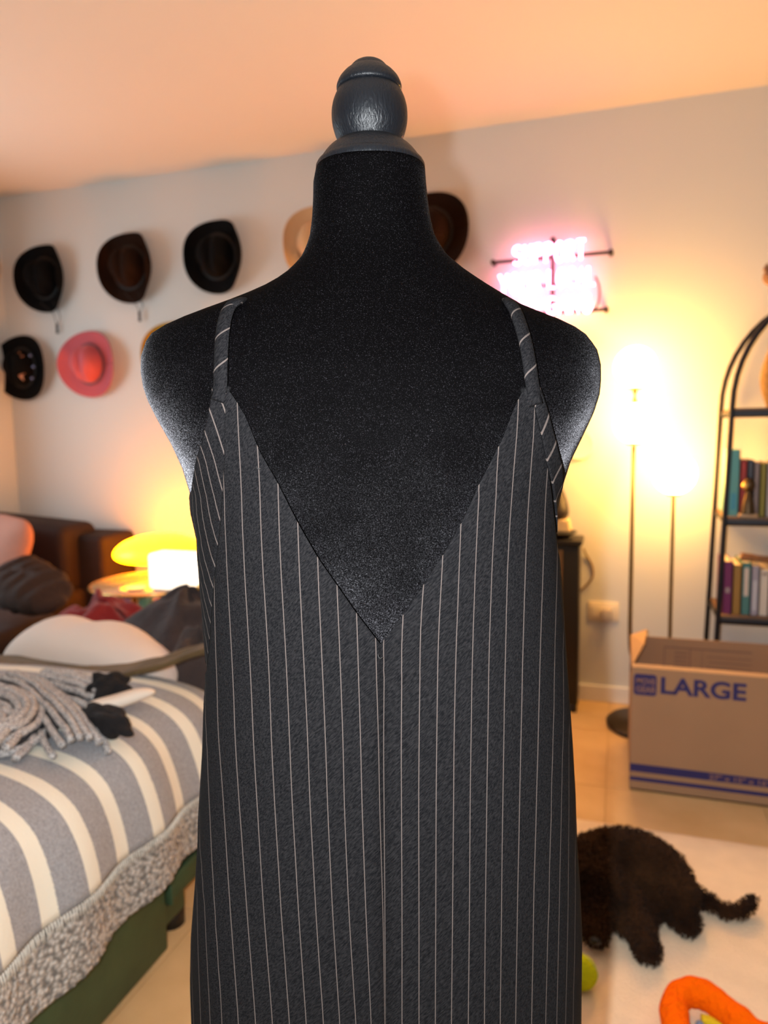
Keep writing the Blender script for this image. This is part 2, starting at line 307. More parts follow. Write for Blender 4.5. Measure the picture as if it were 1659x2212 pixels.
def sm(prof, n=5):
    P = smooth_path([(a, b, 0) for a, b in prof], n); return [(p.x, max(.0005, p.y)) for p in P]
cx = .0038
MB().lathe([(1.3605, .040), (1.3605, .0440), (1.362, .0448), (1.3665, .0446), (1.369, .0432)]+sm([(1.3700, .0415), (1.3745, .0385), (1.3800, .0335), (1.3845, .0270)]), 64, (cx, 0, 0)).build('neck_flange', FINM, form)
MB().lathe(sm([(1.3835, .0255), (1.3870, .0262), (1.3920, .0284), (1.3990, .0303), (1.4065, .0309), (1.4140, .0301), (1.4210, .0277), (1.4270, .0240), (1.430, .021)]), 64, (cx, 0, 0)).build('neck_ball', FINM, form)
MB().lathe([(1.4255, .020), (1.4258, .0255), (1.4268, .0264), (1.4285, .0264)]+sm([(1.4300, .0260), (1.4340, .0240), (1.4385, .0200), (1.4415, .0160), (1.4435, .0145), (1.4460, .0118), (1.4482, .0070), (1.4490, .0010)]), 64, (cx, 0, 0)).build('finial_cap', FINM, form)
BLKM = mat('black_metal', (.012, .012, .013), .4, metal=.6)
MB().lathe([(.05, .014), (.64, .014)], 20).build('stand_pole', BLKM, form)
for k in range(3):
    a = 2*math.pi*k/3+.5
    MB().tube(smooth_path([(0, 0, .22), (.08*math.cos(a), .08*math.sin(a), .17), (.19*math.cos(a), .19*math.sin(a), .05), (.26*math.cos(a), .26*math.sin(a), .027)], 5), .012, 8).build('leg', BLKM, form)

# ------------------------------------------------------------------ pinstripe dress
def cloth(name, scale_u=True):
    m = bpy.data.materials.new(name); m.use_nodes = True; N, L = nodes(m); b = N['Principled BSDF']
    uv = N.new('ShaderNodeUVMap'); uv.uv_map = 'stripe'; sx = N.new('ShaderNodeSeparateXYZ'); L.new(uv.outputs[0], sx.inputs[0])
    tc = N.new('ShaderNodeTexCoord')
    ad = N.new('ShaderNodeMath'); ad.operation = 'ADD'; ad.inputs[1].default_value = 100.5; L.new(sx.outputs[0], ad.inputs[0])
    fr = N.new('ShaderNodeMath'); fr.operation = 'FRACT'; L.new(ad.outputs[0], fr.inputs[0])
    su = N.new('ShaderNodeMath'); su.operation = 'SUBTRACT'; su.inputs[1].default_value = .5; L.new(fr.outputs[0], su.inputs[0])
    ab = N.new('ShaderNodeMath'); ab.operation = 'ABSOLUTE'; L.new(su.outputs[0], ab.inputs[0])
    # second UV coordinate carries half the thread width, in stripe pitches
    lt = N.new('ShaderNodeMath'); lt.operation = 'LESS_THAN'; L.new(ab.outputs[0], lt.inputs[0]); L.new(sx.outputs[1], lt.inputs[1])
    # twill: fine diagonal ribs
    mr = N.new('ShaderNodeMapping'); mr.inputs['Rotation'].default_value = (0, math.radians(45), 0); L.new(tc.outputs['Object'], mr.inputs['Vector'])
    mp = N.new('ShaderNodeMapping'); mp.inputs['Scale'].default_value = (.22, 1, 1); L.new(mr.outputs[0], mp.inputs['Vector'])
    n = N.new('ShaderNodeTexNoise'); n.inputs['Scale'].default_value = 1250; n.inputs['Detail'].default_value = 2; L.new(mp.outputs[0], n.inputs['Vector'])
    r = N.new('ShaderNodeValToRGB'); e = r.color_ramp.elements
    e[0].position = .35; e[0].color = (.0021, .0022, .0028, 1); e[1].position = .72; e[1].color = (.0115, .0109, .0116, 1)
    L.new(n.outputs['Fac'], r.inputs['Fac'])
    # woven thread, dashed by the weave
    w = N.new('ShaderNodeMath'); w.operation = 'MULTIPLY'; L.new(lt.outputs[0], w.inputs[0]); w.inputs[1].default_value = .92
    mx = N.new('ShaderNodeMix'); mx.data_type = 'RGBA'; L.new(w.outputs[0], mx.inputs['Factor'])
    L.new(r.outputs['Color'], mx.inputs['A']); mx.inputs['B'].default_value = (.075, .060, .054, 1)
    L.new(mx.outputs['Result'], b.inputs['Base Color'])
    b.inputs['Roughness'].default_value = .85; b.inputs['Specular IOR Level'].default_value = .06
    b.inputs['Sheen Weight'].default_value = 0
    bp = N.new('ShaderNodeBump'); bp.inputs['Strength'].default_value = .3; bp.inputs['Distance'].default_value = .0006
    L.new(n.outputs['Fac'], bp.inputs['Height']); L.new(bp.outputs['Normal'], b.inputs['Normal'])
    return m
CL = cloth('pinstripe_twill')
HW = .00044    # half the width of a pinstripe thread, metres
def xtab(side):
    out = []
    for z, l in ST:
        if side < 0: out.append((z, [(x, k) for k, x in l if k <= 0]))
        else: out.append((z, [(x, (0 if k == .25 else k)) for k, x in l if k > 0]))
    return out
XT = {-1: xtab(-1), 1: xtab(1)}
def uval(side, x, z):
    T = XT[side]; z = min(max(z, T[0][0]), T[-1][0])
    for (z0, a), (z1, b) in zip(T, T[1:]):
        if z0 <= z <= z1: break
    t = (z-z0)/(z1-z0)
    ka = {k: xx for xx, k in a}; kb = {k: xx for xx, k in b}
    ks = sorted(set(ka) & set(kb))
    tab = [(ka[k]*(1-t)+kb[k]*t, float(k)) for k in ks]
    tab.sort(); u = interp(x, tab); du = abs(interp(x+.003, tab)-interp(x-.003, tab))/.006
    return u, du
def setuv(o, UV):
    l = o.data.uv_layers.new(name='stripe')
    for p in o.data.polygons:
        for li in p.loop_indices: l.data[li].uv = UV[o.data.loops[li].vertex_index]
dress = mthing(thing('dress', 'charcoal pinstripe slip dress with deep V back and thin straps on the dress form', 'dress'))
ZV = .9953; XV = .0064; ZH = .36
def tabz(P): return sorted([(p[2], p[0]) for p in P])
TVL, TVR, TSL, TER, TOL = tabz(V_L), tabz(V_R), tabz(SEAM_L), tabz(EDGE_R), tabz(OUT_L)
def seamx(z): return .0054+(.0064-.0054)*min(1, max(0, (z-.7)/.3))
def half(side, nu=40):
    zr = []; z = ZH
    while z < ZV-.004: zr.append(z); z += .009 if z < .6 else .006
    zr.append(ZV)
    top = 1.1846 if side < 0 else 1.1803
    k = 36; zr += [ZV+(top-ZV)*(i+1)/k for i in range(k)]
    V = []; UV = []
    for z in zr:
        if side < 0:
            xi = clampi(z, TVL) if z > ZV else seamx(z)
            ti = tx(DR, z, ND, xi); to = -math.pi/2 if z <= TSL[0][0] else tx(DR, z, ND, clampi(z, TSL))
            # the seam meets the very edge of the dress lower down
            if z <= TSL[0][0]:
                k = min(1, (TSL[0][0]-z)/.04); to = tx(DR, z, ND, TSL[0][1])*(1-k)-(math.pi/2+.25)*k
        else:
            xi = clampi(z, TVR) if z > ZV else seamx(z)
            ti = tx(DR, z, ND, xi); to = tx(DR, z, ND, clampi(z, TER)) if z > TER[0][0] else math.pi/2+.25*min(1, (TER[0][0]-z)/.05)
            if z <= TER[0][0]:
                k = min(1, (TER[0][0]-z)/.05); to = tx(DR, z, ND, TER[0][1])*(1-k)+(math.pi/2+.25)*k
        tt = []
        for i in range(nu):
            s = i/(nu-1); t = to+(ti-to)*s
            p = sec(DR, z, ND, t)
            us = [uval(side, p.x, z+q) for q in (-.02, -.01, 0, .01, .02)]; u = sum(q[0] for q in us)/5; du = us[2][1]
            if abs(t) > math.pi/2: u += math.copysign((abs(t)-math.pi/2)*.14*28*1.0, side); du = 28
            # soft vertical folds that grow towards the hem
            g = max(0, (.98-z))*.014
            out = Vector((p.x, p.y*1.6, 0)).normalized() if p.length else Vector((0, -1, 0))
            a = math.sin(u*1.15+1.3)*.6+math.sin(u*.53-.7)
            p += out*(g*a*.35*min(1, (1-abs(s-.0))*3)*min(1, s*6))
            # centre seam slightly sunk
            if z < ZV+.02: p.y += .0004*math.exp(-((p.x-seamx(z))/.0022)**2)
            # neckline lies close to the form at its tip, and puckers a little
            V.append(p); UV.append((u, HW*max(8, min(60, du)))); tt.append(t)
        b0 = len(V)-nu
        for i in range(nu-2, -1, -1):
            if abs(tt[i]) > 1.22:
                a, q = V[b0+i], V[b0+i+1]; UV[b0+i] = (UV[b0+i+1][0]+side*26*math.hypot(a.x-q.x, a.y-q.y), HW*30)
    Fc = [(j*nu+i, j*nu+i+1, (j+1)*nu+i+1, (j+1)*nu+i) for j in range(len(zr)-1) for i in range(nu-1)]
    if side > 0: Fc = [f[::-1] for f in Fc]
    o = mesh('back_panel', V, Fc, CL, dress); setuv(o, UV); solidify(o, .0011, 1 if False else -1)
    return o
half(-1); half(1)
# side panel on the left, stripes on the bias
def side_left():
    nu = 16; zr = [.925+(1.185-.925)*i/60 for i in range(61)]; V = []; UV = []
    D = sorted((z, -k) for k, z in enumerate(DIAG_L))
    for z in zr:
        ts = tx(DR, z, ND, clampi(z, TSL)) if z > TSL[0][0] else -math.pi/2
        if z > 1.1065: to = tx(DR, z, ND, clampi(z, TOL))
        else: k = min(1, (1.1065-z)/.05); to = tx(DR, z, ND, -.1415)*(1-k)-2.4*k
        row = []
        for i in range(nu):
            s = i/(nu-1); t = to+(ts+.03-to)*s
            p = sec(DR, z, ND, t, -.0012*s)
            V.append(p); row.append((p, t))
        arc = 0; slope = 1.2+1.2*min(1, max(0, (z-1.06)/.07)); loc_ = [0]*nu
        for i in range(nu-2, -1, -1):
            arc += (row[i][0]-row[i+1][0]).length; loc_[i] = arc
        for i in range(nu): UV.append((interp(z-slope*(loc_[i]-.003), D), .050))
    Fc = [(j*nu+i, j*nu+i+1, (j+1)*nu+i+1, (j+1)*nu+i) for j in range(len(zr)-1) for i in range(nu-1)]
    o = mesh('side_panel', V, Fc, CL, dress); setuv(o, UV); solidify(o, .0011)
side_left()
# armhole band on the right, stripes on the bias
def band_right():
    A = smooth_path(BAND_OUT+[(.1530, -.030, 1.094), (.1535, -.018, 1.083), (.1525, -.010, 1.070), (.1520, -.006, 1.055)], 5)
    B = smooth_path(BAND_IN+[(.1452, -.052, 1.090), (.1480, -.044, 1.080), (.1500, -.036, 1.066), (.1508, -.030, 1.052)], 5)
    nu = 8; V = []; UV = []
    acc = 0
    for j in range(len(A)):
        a, b = A[j], B[min(j, len(B)-1)]
        for i in range(nu):
            s = i/(nu-1); p = a.lerp(b, s); p.y -= .0008*math.sin(math.pi*s); V.append(p)
            UV.append((interp(p.z+.0141*s, [(1.080, 5), (1.095, 4), (1.1081, 3), (1.1241, 2), (1.1417, 1), (1.1616, 0)]), .055))
    Fc = [(j*nu+i+1, j*nu+i, (j+1)*nu+i, (j+1)*nu+i+1) for j in range(len(A)-1) for i in range(nu-1)]
    o = mesh('armhole_band', V, Fc, CL, dress); setuv(o, UV); solidify(o, .0018)
band_right()
def front():
    nu = 60; zr = [ZH+(1.06-ZH)*i/70 for i in range(71)]; V = []; UV = []
    for z in zr:
        for i in range(nu):
            t = math.pi/2-.12+(math.pi+.24)*i/(nu-1); p = sec(DR, z, ND, t, -.0015)
            V.append(p); UV.append((i*.45, HW*30))
    Fc = [(j*nu+i, j*nu+i+1, (j+1)*nu+i+1, (j+1)*nu+i) for j in range(len(zr)-1) for i in range(nu-1)]
    o = mesh('front_panel', V, Fc, CL, dress); setuv(o, UV); solidify(o, .0011)
front()
def strap(P, side, name='strap'):
    P = [Vector(p) for p in P]
    if side > 0: fwd = [(0, .010, .0035), (-.002, .022, .0025), (-.003, .040, -.006), (-.002, .060, -.030), (.0, .078, -.070), (.0, .088, -.11)]
    else: fwd = [(.003, .010, .0025), (.005, .022, .0010), (.006, .040, -.008), (.004, .060, -.032), (.0, .078, -.072), (.0, .088, -.11)]
    e = P[-1]; P = smooth_path(P+[e+Vector(v) for v in fwd], 6)
    n = 16; V = []; UV = []; Fc = []; acc = 0
    k = len(P)
    for i in range(k):
        t = (P[min(i+1, k-1)]-P[max(i-1, 0)]).normalized()
        # surface normal, roughly away from the axis of the form
        c = Vector((P[i].x*.3, P[i].y, 0)); c = c.normalized() if c.length > .01 else Vector((0, -1, 0))
        if i > 36: pass
        up = (c+Vector((0, 0, 1.0))*min(1, max(0, (P[i].z-1.19)/.05))).normalized()
        b = t.cross(up).normalized(); a = b.cross(t).normalized()
        if i: acc += (P[i]-P[i-1]).length
        for j in range(n+1):
            q = 2*math.pi*j/n; V.append(P[i]+b*(.0057*math.cos(q))+a*(.0030*math.sin(q)+.0008))
            dd = j/n
            UV.append((acc/.0245+dd*.9, .030))
    for i in range(k-1):
        for j in range(n): Fc.append((i*(n+1)+j, i*(n+1)+j+1, (i+1)*(n+1)+j+1, (i+1)*(n+1)+j))
    o = mesh(name, V, Fc, CL, dress); setuv(o, UV)
    return P
strap(STRAP_L, -1); strap(STRAP_R, 1)
# where each strap is sewn on: a small stitched fold
def tab(c, w, h, tilt, nm='strap_joint'):
    V = []; n = 10
    def f(u, v):
        x = (u-.5)*w; zz = (v-.5)*h
        return (x*math.cos(tilt)-zz*math.sin(tilt), -.0035*(1-(2*u-1)**4)*(1-.6*(2*v-1)**4), x*math.sin(tilt)+zz*math.cos(tilt))
    o = mesh(nm, *grid(n, n, f), CL, dress, loc=c); setuv(o, [(.5, .01)]*(n*n)); solidify(o, .002, -1)
    return o
tab(Vector((-.1062, -.0905, 1.1800)), .0125, .013, -.35)
tab(Vector((.1190, -.0895, 1.1745)), .0135, .015, .30)
# loose thread tails at the seam
TH = mat('black_thread', (.01, .01, .01), .7)
MB().tube(smooth_path([(.0045, -.1075, .9890), (.0052, -.1085, .9868), (.0066, -.1083, .9862), (.0078, -.1075, .9870)], 4), .00035, 6).build('thread_tail', TH, dress)
MB().tube(smooth_path([(-.0800, -.1020, 1.1276), (-.0792, -.1030, 1.1254), (-.0772, -.1028, 1.1256)], 4), .00035, 6).build('thread_tail', TH, dress)

# ================================================================== hats on the wall
def hat(name, label, X, Z, col, H=.32, Wd=.30, curl=2.1, crown=.105, rot=0, cord=False, rough=.85, band=None, stars=False, glossy=None, sq=1.0):
    m = glossy or mat('felt_%s' % label[:14], col, rough, bump=.15, bscale=90, sheen=.1 if max(col) > .1 else 0, spec=.15)
    root = thing(name, label, 'hat', (X, YB-.012, Z), 0, 'hats hung on the back wall')
    root.rotation_euler = (0, rot, 0)
    a, c = Wd*.27, H*.29           # crown half axes (side, front-back)
    A, C = Wd*.5+.035, H*.5        # brim half axes unrolled
    nth = 56
    def brimf(u, v):
        th = 2*math.pi*u; cs, sn = math.cos(th), math.sin(th)
        r0 = 1/math.sqrt((cs/a)**2+(sn/c)**2); r1 = 1/math.sqrt((abs(cs)/A)**2+(abs(sn)/C)**2)
        Lb = r1-r0; s = Lb*v; side = abs(cs)**1.6
        ph = curl*side*1.0
        if ph < .02: rad, up = s, 0
        else:
            kk = ph/Lb; rad = math.sin(kk*s)/kk; up = (1-math.cos(kk*s))/kk
        r = r0+rad
        dip = -.004*(1-side)*v
        return (r*cs*sq, -(.012+up+dip), r*sn)
    Vb, Fb = grid(nth, 12, brimf)
    brim = mesh('brim', Vb, Fb, m, root); solidify(brim, .0035, 0)
    def crownf(u, v):
        th = 2*math.pi*u; cs, sn = math.cos(th), math.sin(th)
        r0 = 1/math.sqrt((cs/a)**2+(sn/c)**2)
        q = v*math.pi/2; rr = math.cos(q)**.55*(1-.10*v)
        x, zz = r0*rr*cs, r0*rr*sn
        up = crown*math.sin(q)**.9
        # centre crease and front pinches
        up -= .026*math.exp(-(x/.018)**2)*min(1, v*1.6)*(1 if v > .3 else v/.3)
        pin = math.exp(-((abs(x)-a*.62)/.022)**2)*math.exp(-((zz+c*.55)/.03)**2)
        up -= .020*pin
        return (x*sq, -(.012+max(up, 0)), zz)
    crn = mesh('crown', *grid(nth, 18, crownf), m, root)
    bm = band or mat('band_%s' % label[:14], tuple(x*.4 for x in col), .6)
    pts = []
    for i in range(48):
        th = 2*math.pi*i/48; cs, sn = math.cos(th), math.sin(th)
        r0 = 1/math.sqrt((cs/a)**2+(sn/c)**2)+.0015; pts.append((r0*cs*sq, -.022, r0*sn))
    MB().tube(pts, .0085, 8, flat=.3, up=(0, 1, 0), closed=True).build('hat_band', bm, crn)
    if cord:
        cm = mat('hat_cord', (.02, .012, .01), .8)
        x0, z0 = cord
        b = MB()
        b.tube(smooth_path([(.05, -.03, -C+.05), (x0+.028, -.02, -C-.01), (x0+.022, -.012, z0+.05), (x0+.004, -.01, z0+.02)], 6), .0016, 6)
        b.tube(smooth_path([(-.03, -.03, -C+.05), (x0-.012, -.02, -C-.01), (x0-.008, -.012, z0+.05), (x0-.002, -.01, z0+.02)], 6), .0016, 6)
        cc = b.build('chin_cord', cm, root)
        MB().tube([(x0, -.01, z0+.03), (x0, -.01, z0+.015), (x0, -.01, z0), (x0, -.01, z0-.02)], [.003, .007, .005, .008], 8).build('cord_tassel', cm, cc)
    if stars:
        sm_ = mat('copper_star', (.75, .38, .25), .3, metal=.8)
        for (sx, sz, r) in stars:
            V = []; N_ = 5
            for i in range(10):
                rr = r if i % 2 == 0 else r*.42; q = math.pi/2+math.pi*i/5
                V.append((sx+rr*math.cos(q), -crown+.030, sz+rr*math.sin(q)))
            V.append((sx, -crown+.015, sz)); V.append((sx, -crown+.045, sz))
            Fc = [(10, (i+1) % 10, i) for i in range(10)]+[(11, i, (i+1) % 10) for i in range(10)]
            mesh('star', V, Fc, sm_, root, smooth=False)
        st = mat('pale_stud', (.35, .42, .75), .15, metal=.5)
        for q in range(3):
            th = -.6+q*.6
            r0x, r0z = a*1.05*math.cos(th), c*1.05*math.sin(th)
            MB().sphere((r0x*sq, -.034, r0z), .007, 10, 6).build('stud', st, root)
    return root
hat('cowboy_hat', 'black cowboy hat with hanging chin cord, upper left on the wall', -2.80, 1.955, (.0022, .0018, .002), H=.335, Wd=.32, cord=(.05, -.255))
hat('cowboy_hat', 'dark brown cowboy hat with chin cord, between two black hats in the upper row', -2.285, 1.965, (.016, .0055, .002), H=.335, Wd=.33, cord=(.035, -.235))
hat('cowboy_hat', 'plain black cowboy hat nearest the left of the dress form neck', -1.80, 1.975, (.0018, .0015, .0018), H=.335, Wd=.335)
hat('cowboy_hat', 'tan cowboy hat partly hidden behind the left side of the neck', -1.29, 1.985, (.62, .40, .22), H=.335, Wd=.335)
hat('cowboy_hat', 'dark brown cowboy hat with rust crown, partly hidden behind the right side of the neck', -.775, 1.985, (.012, .0035, .0015), H=.33, Wd=.32, curl=1.2)
hat('cowboy_hat', 'black cowboy hat with two copper stars, lower left on the wall', -2.98, 1.515, (.0018, .0015, .0018), H=.335, Wd=.30, curl=.9, stars=[(.040, .045, .030), (.036, -.045, .035)])
hat('cowboy_hat', 'pink cowboy hat with a dark band in the lower row', -2.555, 1.515, (.55, .11, .13), H=.33, Wd=.30, curl=.95, band=mat('plum_band', (.16, .06, .08), .5))
hat('cowboy_hat', 'mustard yellow cowboy hat whose top shows above the dress form shoulder', -2.06, 1.535, (.45, .26, .03), H=.325, Wd=.33)
hat('cowboy_hat', 'pale beige cowboy hat on the side wall, cut off by the left photo edge', -3.0, 2.02, (.50, .42, .34), H=.32, Wd=.30, curl=.6)
_h = bpy.data.objects[[o.name for o in bpy.data.objects if o.get('label', '').startswith('pale beige')][0]]; _h.location = (XL+.012, 2.86, 2.02); _h.rotation_euler = (0, 0, math.pi/2)

# ================================================================== neon sign
neon = thing('neon_sign', 'pink-white neon sign reading SUPPORT YOUR LOCAL GIRL GANG on black rods', 'neon sign', (-.27, YB-.02, 1.62))
NEM = mat('neon_glow', (1, .8, .85), .3, emit=NEON, ek=1)
def arc(cx, cy, rx, ry, a0, a1, n=9): return [(cx+rx*math.cos(math.radians(a0+(a1-a0)*i/n)), cy+ry*math.sin(math.radians(a0+(a1-a0)*i/n))) for i in range(n+1)]
GL = {
 'S': [arc(.3, .75, .27, .22, 30, 270, 9)+arc(.3, .28, .28, .25, 90, -150, 9)],
 'U': [[(.05, 1), (.05, .3)]+arc(.3, .28, .25, .26, 180, 360, 8)+[(.55, 1)]],
 'P': [[(.08, 0), (.08, 1)]+arc(.3, .73, .26, .26, 90, -90, 8)+[(.08, .47)]],
 'O': [arc(.3, .5, .28, .5, 0, 345, 16)],
 'R': [[(.08, 0), (.08, 1)]+arc(.3, .75, .24, .24, 90, -90, 8)+[(.1, .5)], [(.3, .5), (.56, 0)]],
 'T': [[(.0, 1), (.6, 1)], [(.3, 1), (.3, 0)]],
 'Y': [[(.0, 1), (.3, .5), (.3, 0)], [(.3, .5), (.6, 1)]],
 'L': [[(.08, 1), (.08, 0), (.55, 0)]],
 'C': [arc(.33, .5, .28, .5, 50, 310, 12)],
 'A': [[(.0, 0), (.3, 1), (.6, 0)], [(.12, .36), (.48, .36)]],
 'G': [arc(.32, .5, .29, .5, 50, 340, 12)+[(.6, .48), (.36, .48)]],
 'I': [[(.3, 1), (.3, 0)]],
 'N': [[(.05, 0), (.05, 1), (.55, 0), (.55, 1)]],
}
def word(txt, x0, x1, z0, z1):
    n = len(txt); adv = [(.34 if ch == 'I' else (.5 if ch == ' ' else .78)) for ch in txt]; tot = sum(adv)-.18
    s = (x1-x0)/tot; x = x0
    for ch, ad in zip(txt, adv):
        if ch != ' ':
            b = MB(); off = -.2 if ch == 'I' else 0
            for st in GL[ch]:
                P = [((x+(px+off)*s)+.27, -.035, z0+py*(z1-z0)-1.62) for px, py in st]
                b.tube(P, .0060, 8, up=(0, 1, 0))
            b.build('letter', NEM, neon)
        x += ad*s
word('SUPPORT', -.425, -.145, 1.817, 1.890)
word('YOUR', -.482, -.315, 1.706, 1.782)
word('LOCAL', -.288, -.105, 1.716, 1.786)
word('GIRL', -.448, -.305, 1.598, 1.672)
word('GANG', -.290, -.118, 1.612, 1.678)
hp = []
for i in range(25):
    t = 2*math.pi*i/24; hp.append((.012+.0024*16*math.sin(t)**3*.8-.03, -.035, 1.545-1.62+.0024*(13*math.cos(t)-5*math.cos(2*t)-2*math.cos(3*t)-math.cos(4*t))))
MB().tube(hp[:-1], .0078, 8, up=(0, 1, 0), closed=True).build('heart', NEM, neon)
ROD = mat('sign_rod', (.02, .012, .014), .5)
r_ = MB()
r_.tube([(-.24, -.018, .218), (.222, -.018, .218)], .007, 8).tube([(-.24, -.018, .0), (.208, -.018, .0)], .007, 8)
r_.tube([(0, -.02, .285), (0, -.02, -.12)], .008, 8).tube([(-.12, -.02, .11), (.14, -.02, .11)], .005, 8)
r_.build('frame_rods', ROD, neon)
for (x, zz) in ((-.24, .218), (.222, .218), (.208, 0), (-.24, 0), (0, .285)):
    MB().tube([(x, .018, zz), (x, -.03, zz)], .010, 10).build('standoff', ROD, neon)
MB().tube(smooth_path([(.165, -.02, .13), (.180, -.012, .09), (.178, -.01, .03), (.150, -.014, -.01)], 6), .004, 6).build('lead_wire', ROD, neon)

# ================================================================== three-globe floor lamp
LX, LY = .127, 2.915
fl_ = thing('floor_lamp', 'brass floor lamp with two slim poles and glowing round glass globes beside the bookcase', 'lamp', (LX, LY, 0))
BRS = mat('aged_brass', (.20, .13, .045), .35, metal=.9)
GLB = mat('lit_globe', (1, .9, .8), .3, emit=GLOBE, ek=1)
MB().lathe([(0.0005, .155), (.016, .158), (.022, .152), (.024, .03), (.05, .013), (.16, .009)], 40, (0, -.05, 0)).build('base', mat('dark_bronze', (.06, .045, .03), .4, metal=.7), fl_)
MB().tube(smooth_path([(0, -.05, .14), (-.004, -.04, .17), (-.035, 0, .20), (-.064, 0, .255), (-.075, -.002, .33), (-.0765, -.004, .5), (-.077, -.006, .8), (-.077, -.006, 1.085)], 6), .0075, 10).build('pole', BRS, fl_)
MB().tube(smooth_path([(0, -.05, .14), (.004, -.04, .17), (.035, 0, .20), (.062, 0, .255), (.069, 0, .33), (.069, 0, .5), (.069, 0, .895)], 6), .0065, 10).build('pole', BRS, fl_)
for (x, zc, r) in ((-.077, 1.168, .076), (-.077, 1.378, .078), (.069, .980, .080)):
    gl_ = MB().sphere((x, -.006, zc), r, 28, 18).build('globe', GLB, fl_)
    MB().lathe([(zc-r-.006, .005), (zc-r-.004, .024), (zc-r+.002, .027), (zc-r+.004, .02)], 24, (x, -.006, 0)).build('globe_holder', BRS, gl_)
MB().lathe([(1.243, .011), (1.262, .006), (1.275, .004), (1.290, .010), (1.299, .014)], 20, (-.077, -.006, 0)).build('connector', BRS, fl_)

# ================================================================== outlet, cable, cabinet and its things
ot = thing('wall_outlet', 'cream double wall outlet with a plugged-in adapter low on the back wall', 'outlet', (-.052, YB-.0005, .39))
PLA = mat('cream_plastic', (.78, .68, .52), .4)
MB().box(-.062, -.007, -.042, .062, 0, .042).build('plate', PLA, ot, bevel=.003)
for x in (-.03, .03): MB().box(x-.018, -.0095, -.03, x+.018, -.006, .03).build('socket', PLA, ot, bevel=.002)
MB().box(-.008, -.045, -.035, .034, -.0095, .02).build('adapter', mat('beige_plastic', (.5, .42, .33), .5), ot, bevel=.006)
cab = thing('cabinet', 'tall narrow black cabinet against the back wall behind the dress hip', 'cabinet', (-.36, YB-.16, 0))
BLK = mat('black_lacquer', (.010, .008, .007), .45)
b = MB(); b.box(-.22, -.005, .03, .215, .13, .69); b.build('body', BLK, cab, bevel=.004)
MB().box(-.228, -.014, .69, .226, .14, .712).build('top_board', BLK, cab, bevel=.004)
MB().box(-.21, -.018, .05, .13, -.006, .67).build('door', mat('black_brown_wood', (.018, .011, .007), .5), cab, bevel=.003)
MB().box(.135, -.018, .05, .150, -.006, .67).build('door_trim', mat('brown_trim', (.10, .055, .025), .5), cab, bevel=.002)
for x in (-.2, .2):
    for y in (.01, .115): MB().box(x-.012, y-.012, 0, x+.012, y+.012, .031).build('foot', BLK, cab)
d_ = MB().lathe([(0, .03), (.004, .05), (.022, .075), (.026, .078), (.02, .06), (.01, .03)], 28).build('dark_bowl', mat('dark_ceramic', (.012, .01, .01), .35), loc=(-.235, YB-.11, .7125)); tag(d_, 'low dark bowl on the right end of the black cabinet top', 'bowl')
pc = MB()
for k in range(3): pc.box(-.05+.004*k, -.04, .0+.016*k, .055-.003*k, .04, .0155+.016*k)
cs_ = pc.build('folded_cloth', mat('cream_cotton', (.72, .55, .32), .9, bump=.2, bscale=80), bevel=.006, loc=(-.235, YB-.11, .742)); tag(cs_, 'small cream folded cloth stacked above the dark bowl on the cabinet', 'cloth')
vv = MB().lathe(sm([(0, .045), (.03, .055), (.09, .042), (.15, .018), (.19, .010), (.20, .012)], 5), 28).build('vase', mat('dark_glaze', (.02, .014, .014), .4), loc=(-.245, YB-.11, .79)); tag(vv, 'dark tapered vase standing on the folded cloth on the cabinet', 'vase')
tw = MB()
for (dx, h) in ((.0, .17), (.012, .15), (-.012, .13)): tw.tube(smooth_path([(dx*.3, 0, 0), (dx, .005, h*.5), (dx*1.8, 0, h)], 4), .0035, 6)
tw_ = tw.build('dried_stems', mat('dried_stem', (.34, .2, .06), .8), loc=(-.245, YB-.11, .985)); tag(tw_, 'thin brown dried stems standing in the dark tapered vase', 'stems')
pl = MB().lathe([(0, .02), (.004, .045), (.012, .062), (.010, .058), (.004, .04)], 32).build('wall_plate', mat('cream_china', (.85, .78, .62), .3)); pl.location = (-.16, YB-.002, 1.085); pl.rotation_euler = (math.radians(90), 0, 0); tag(pl, 'small cream plate hung on the wall left of the floor lamp', 'plate')
cb = MB().tube(smooth_path([(-.133, YB-.06, .66), (-.125, YB-.012, .63), (-.100, YB-.006, .58), (-.100, YB-.006, .53), (-.135, YB-.006, .485), (-.16, YB-.012, .47)], 8), .004, 8).build('cable', mat('tan_cable', (.25, .16, .07), .6)); tag(cb, 'thin looping cable against the wall right of the black cabinet', 'cable')

# ================================================================== arched bookcase
BX0, BX1, BY0, BY1 = .366, 1.04, 2.76, 3.06
bc = thing('bookcase', 'black metal arched bookcase with brown wooden shelves at the right edge', 'bookcase', ((BX0+BX1)/2, (BY0+BY1)/2, 0))
cxb = (BX0+BX1)/2; cyb = (BY0+BY1)/2; hwb = (BX1-BX0)/2
STL = mat('black_steel', (.014, .014, .018), .45, metal=.5)
def arch(y, r, nm):
    pts = [(-hwb-.0+.034*-1*0-.034*(1-min(1, z/1.22))*1.0, y, z) for z in (0.0, .4, .8, 1.22)]
    pts = [(-hwb-.035*(1-z/1.22)*.95, y, z) for z in (0.0, .4, .8, 1.10)]+[(-hwb, y, 1.22)]
    for i in range(1, 24):
        a = math.pi-math.pi*i/24; pts.append((hwb*math.cos(a), y, 1.22+.40*math.sin(a)))
    pts += [(hwb, y, 1.22)]+[(hwb+.035*(1-z/1.22)*.95, y, z) for z in (1.10, .8, .4, 0.0)]
    MB().tube(pts, r, 8, up=(0, 1, 0)).build(nm, STL, bc)
arch(-.145, .0095, 'front_arch'); arch(.145, .0095, 'rear_arch')
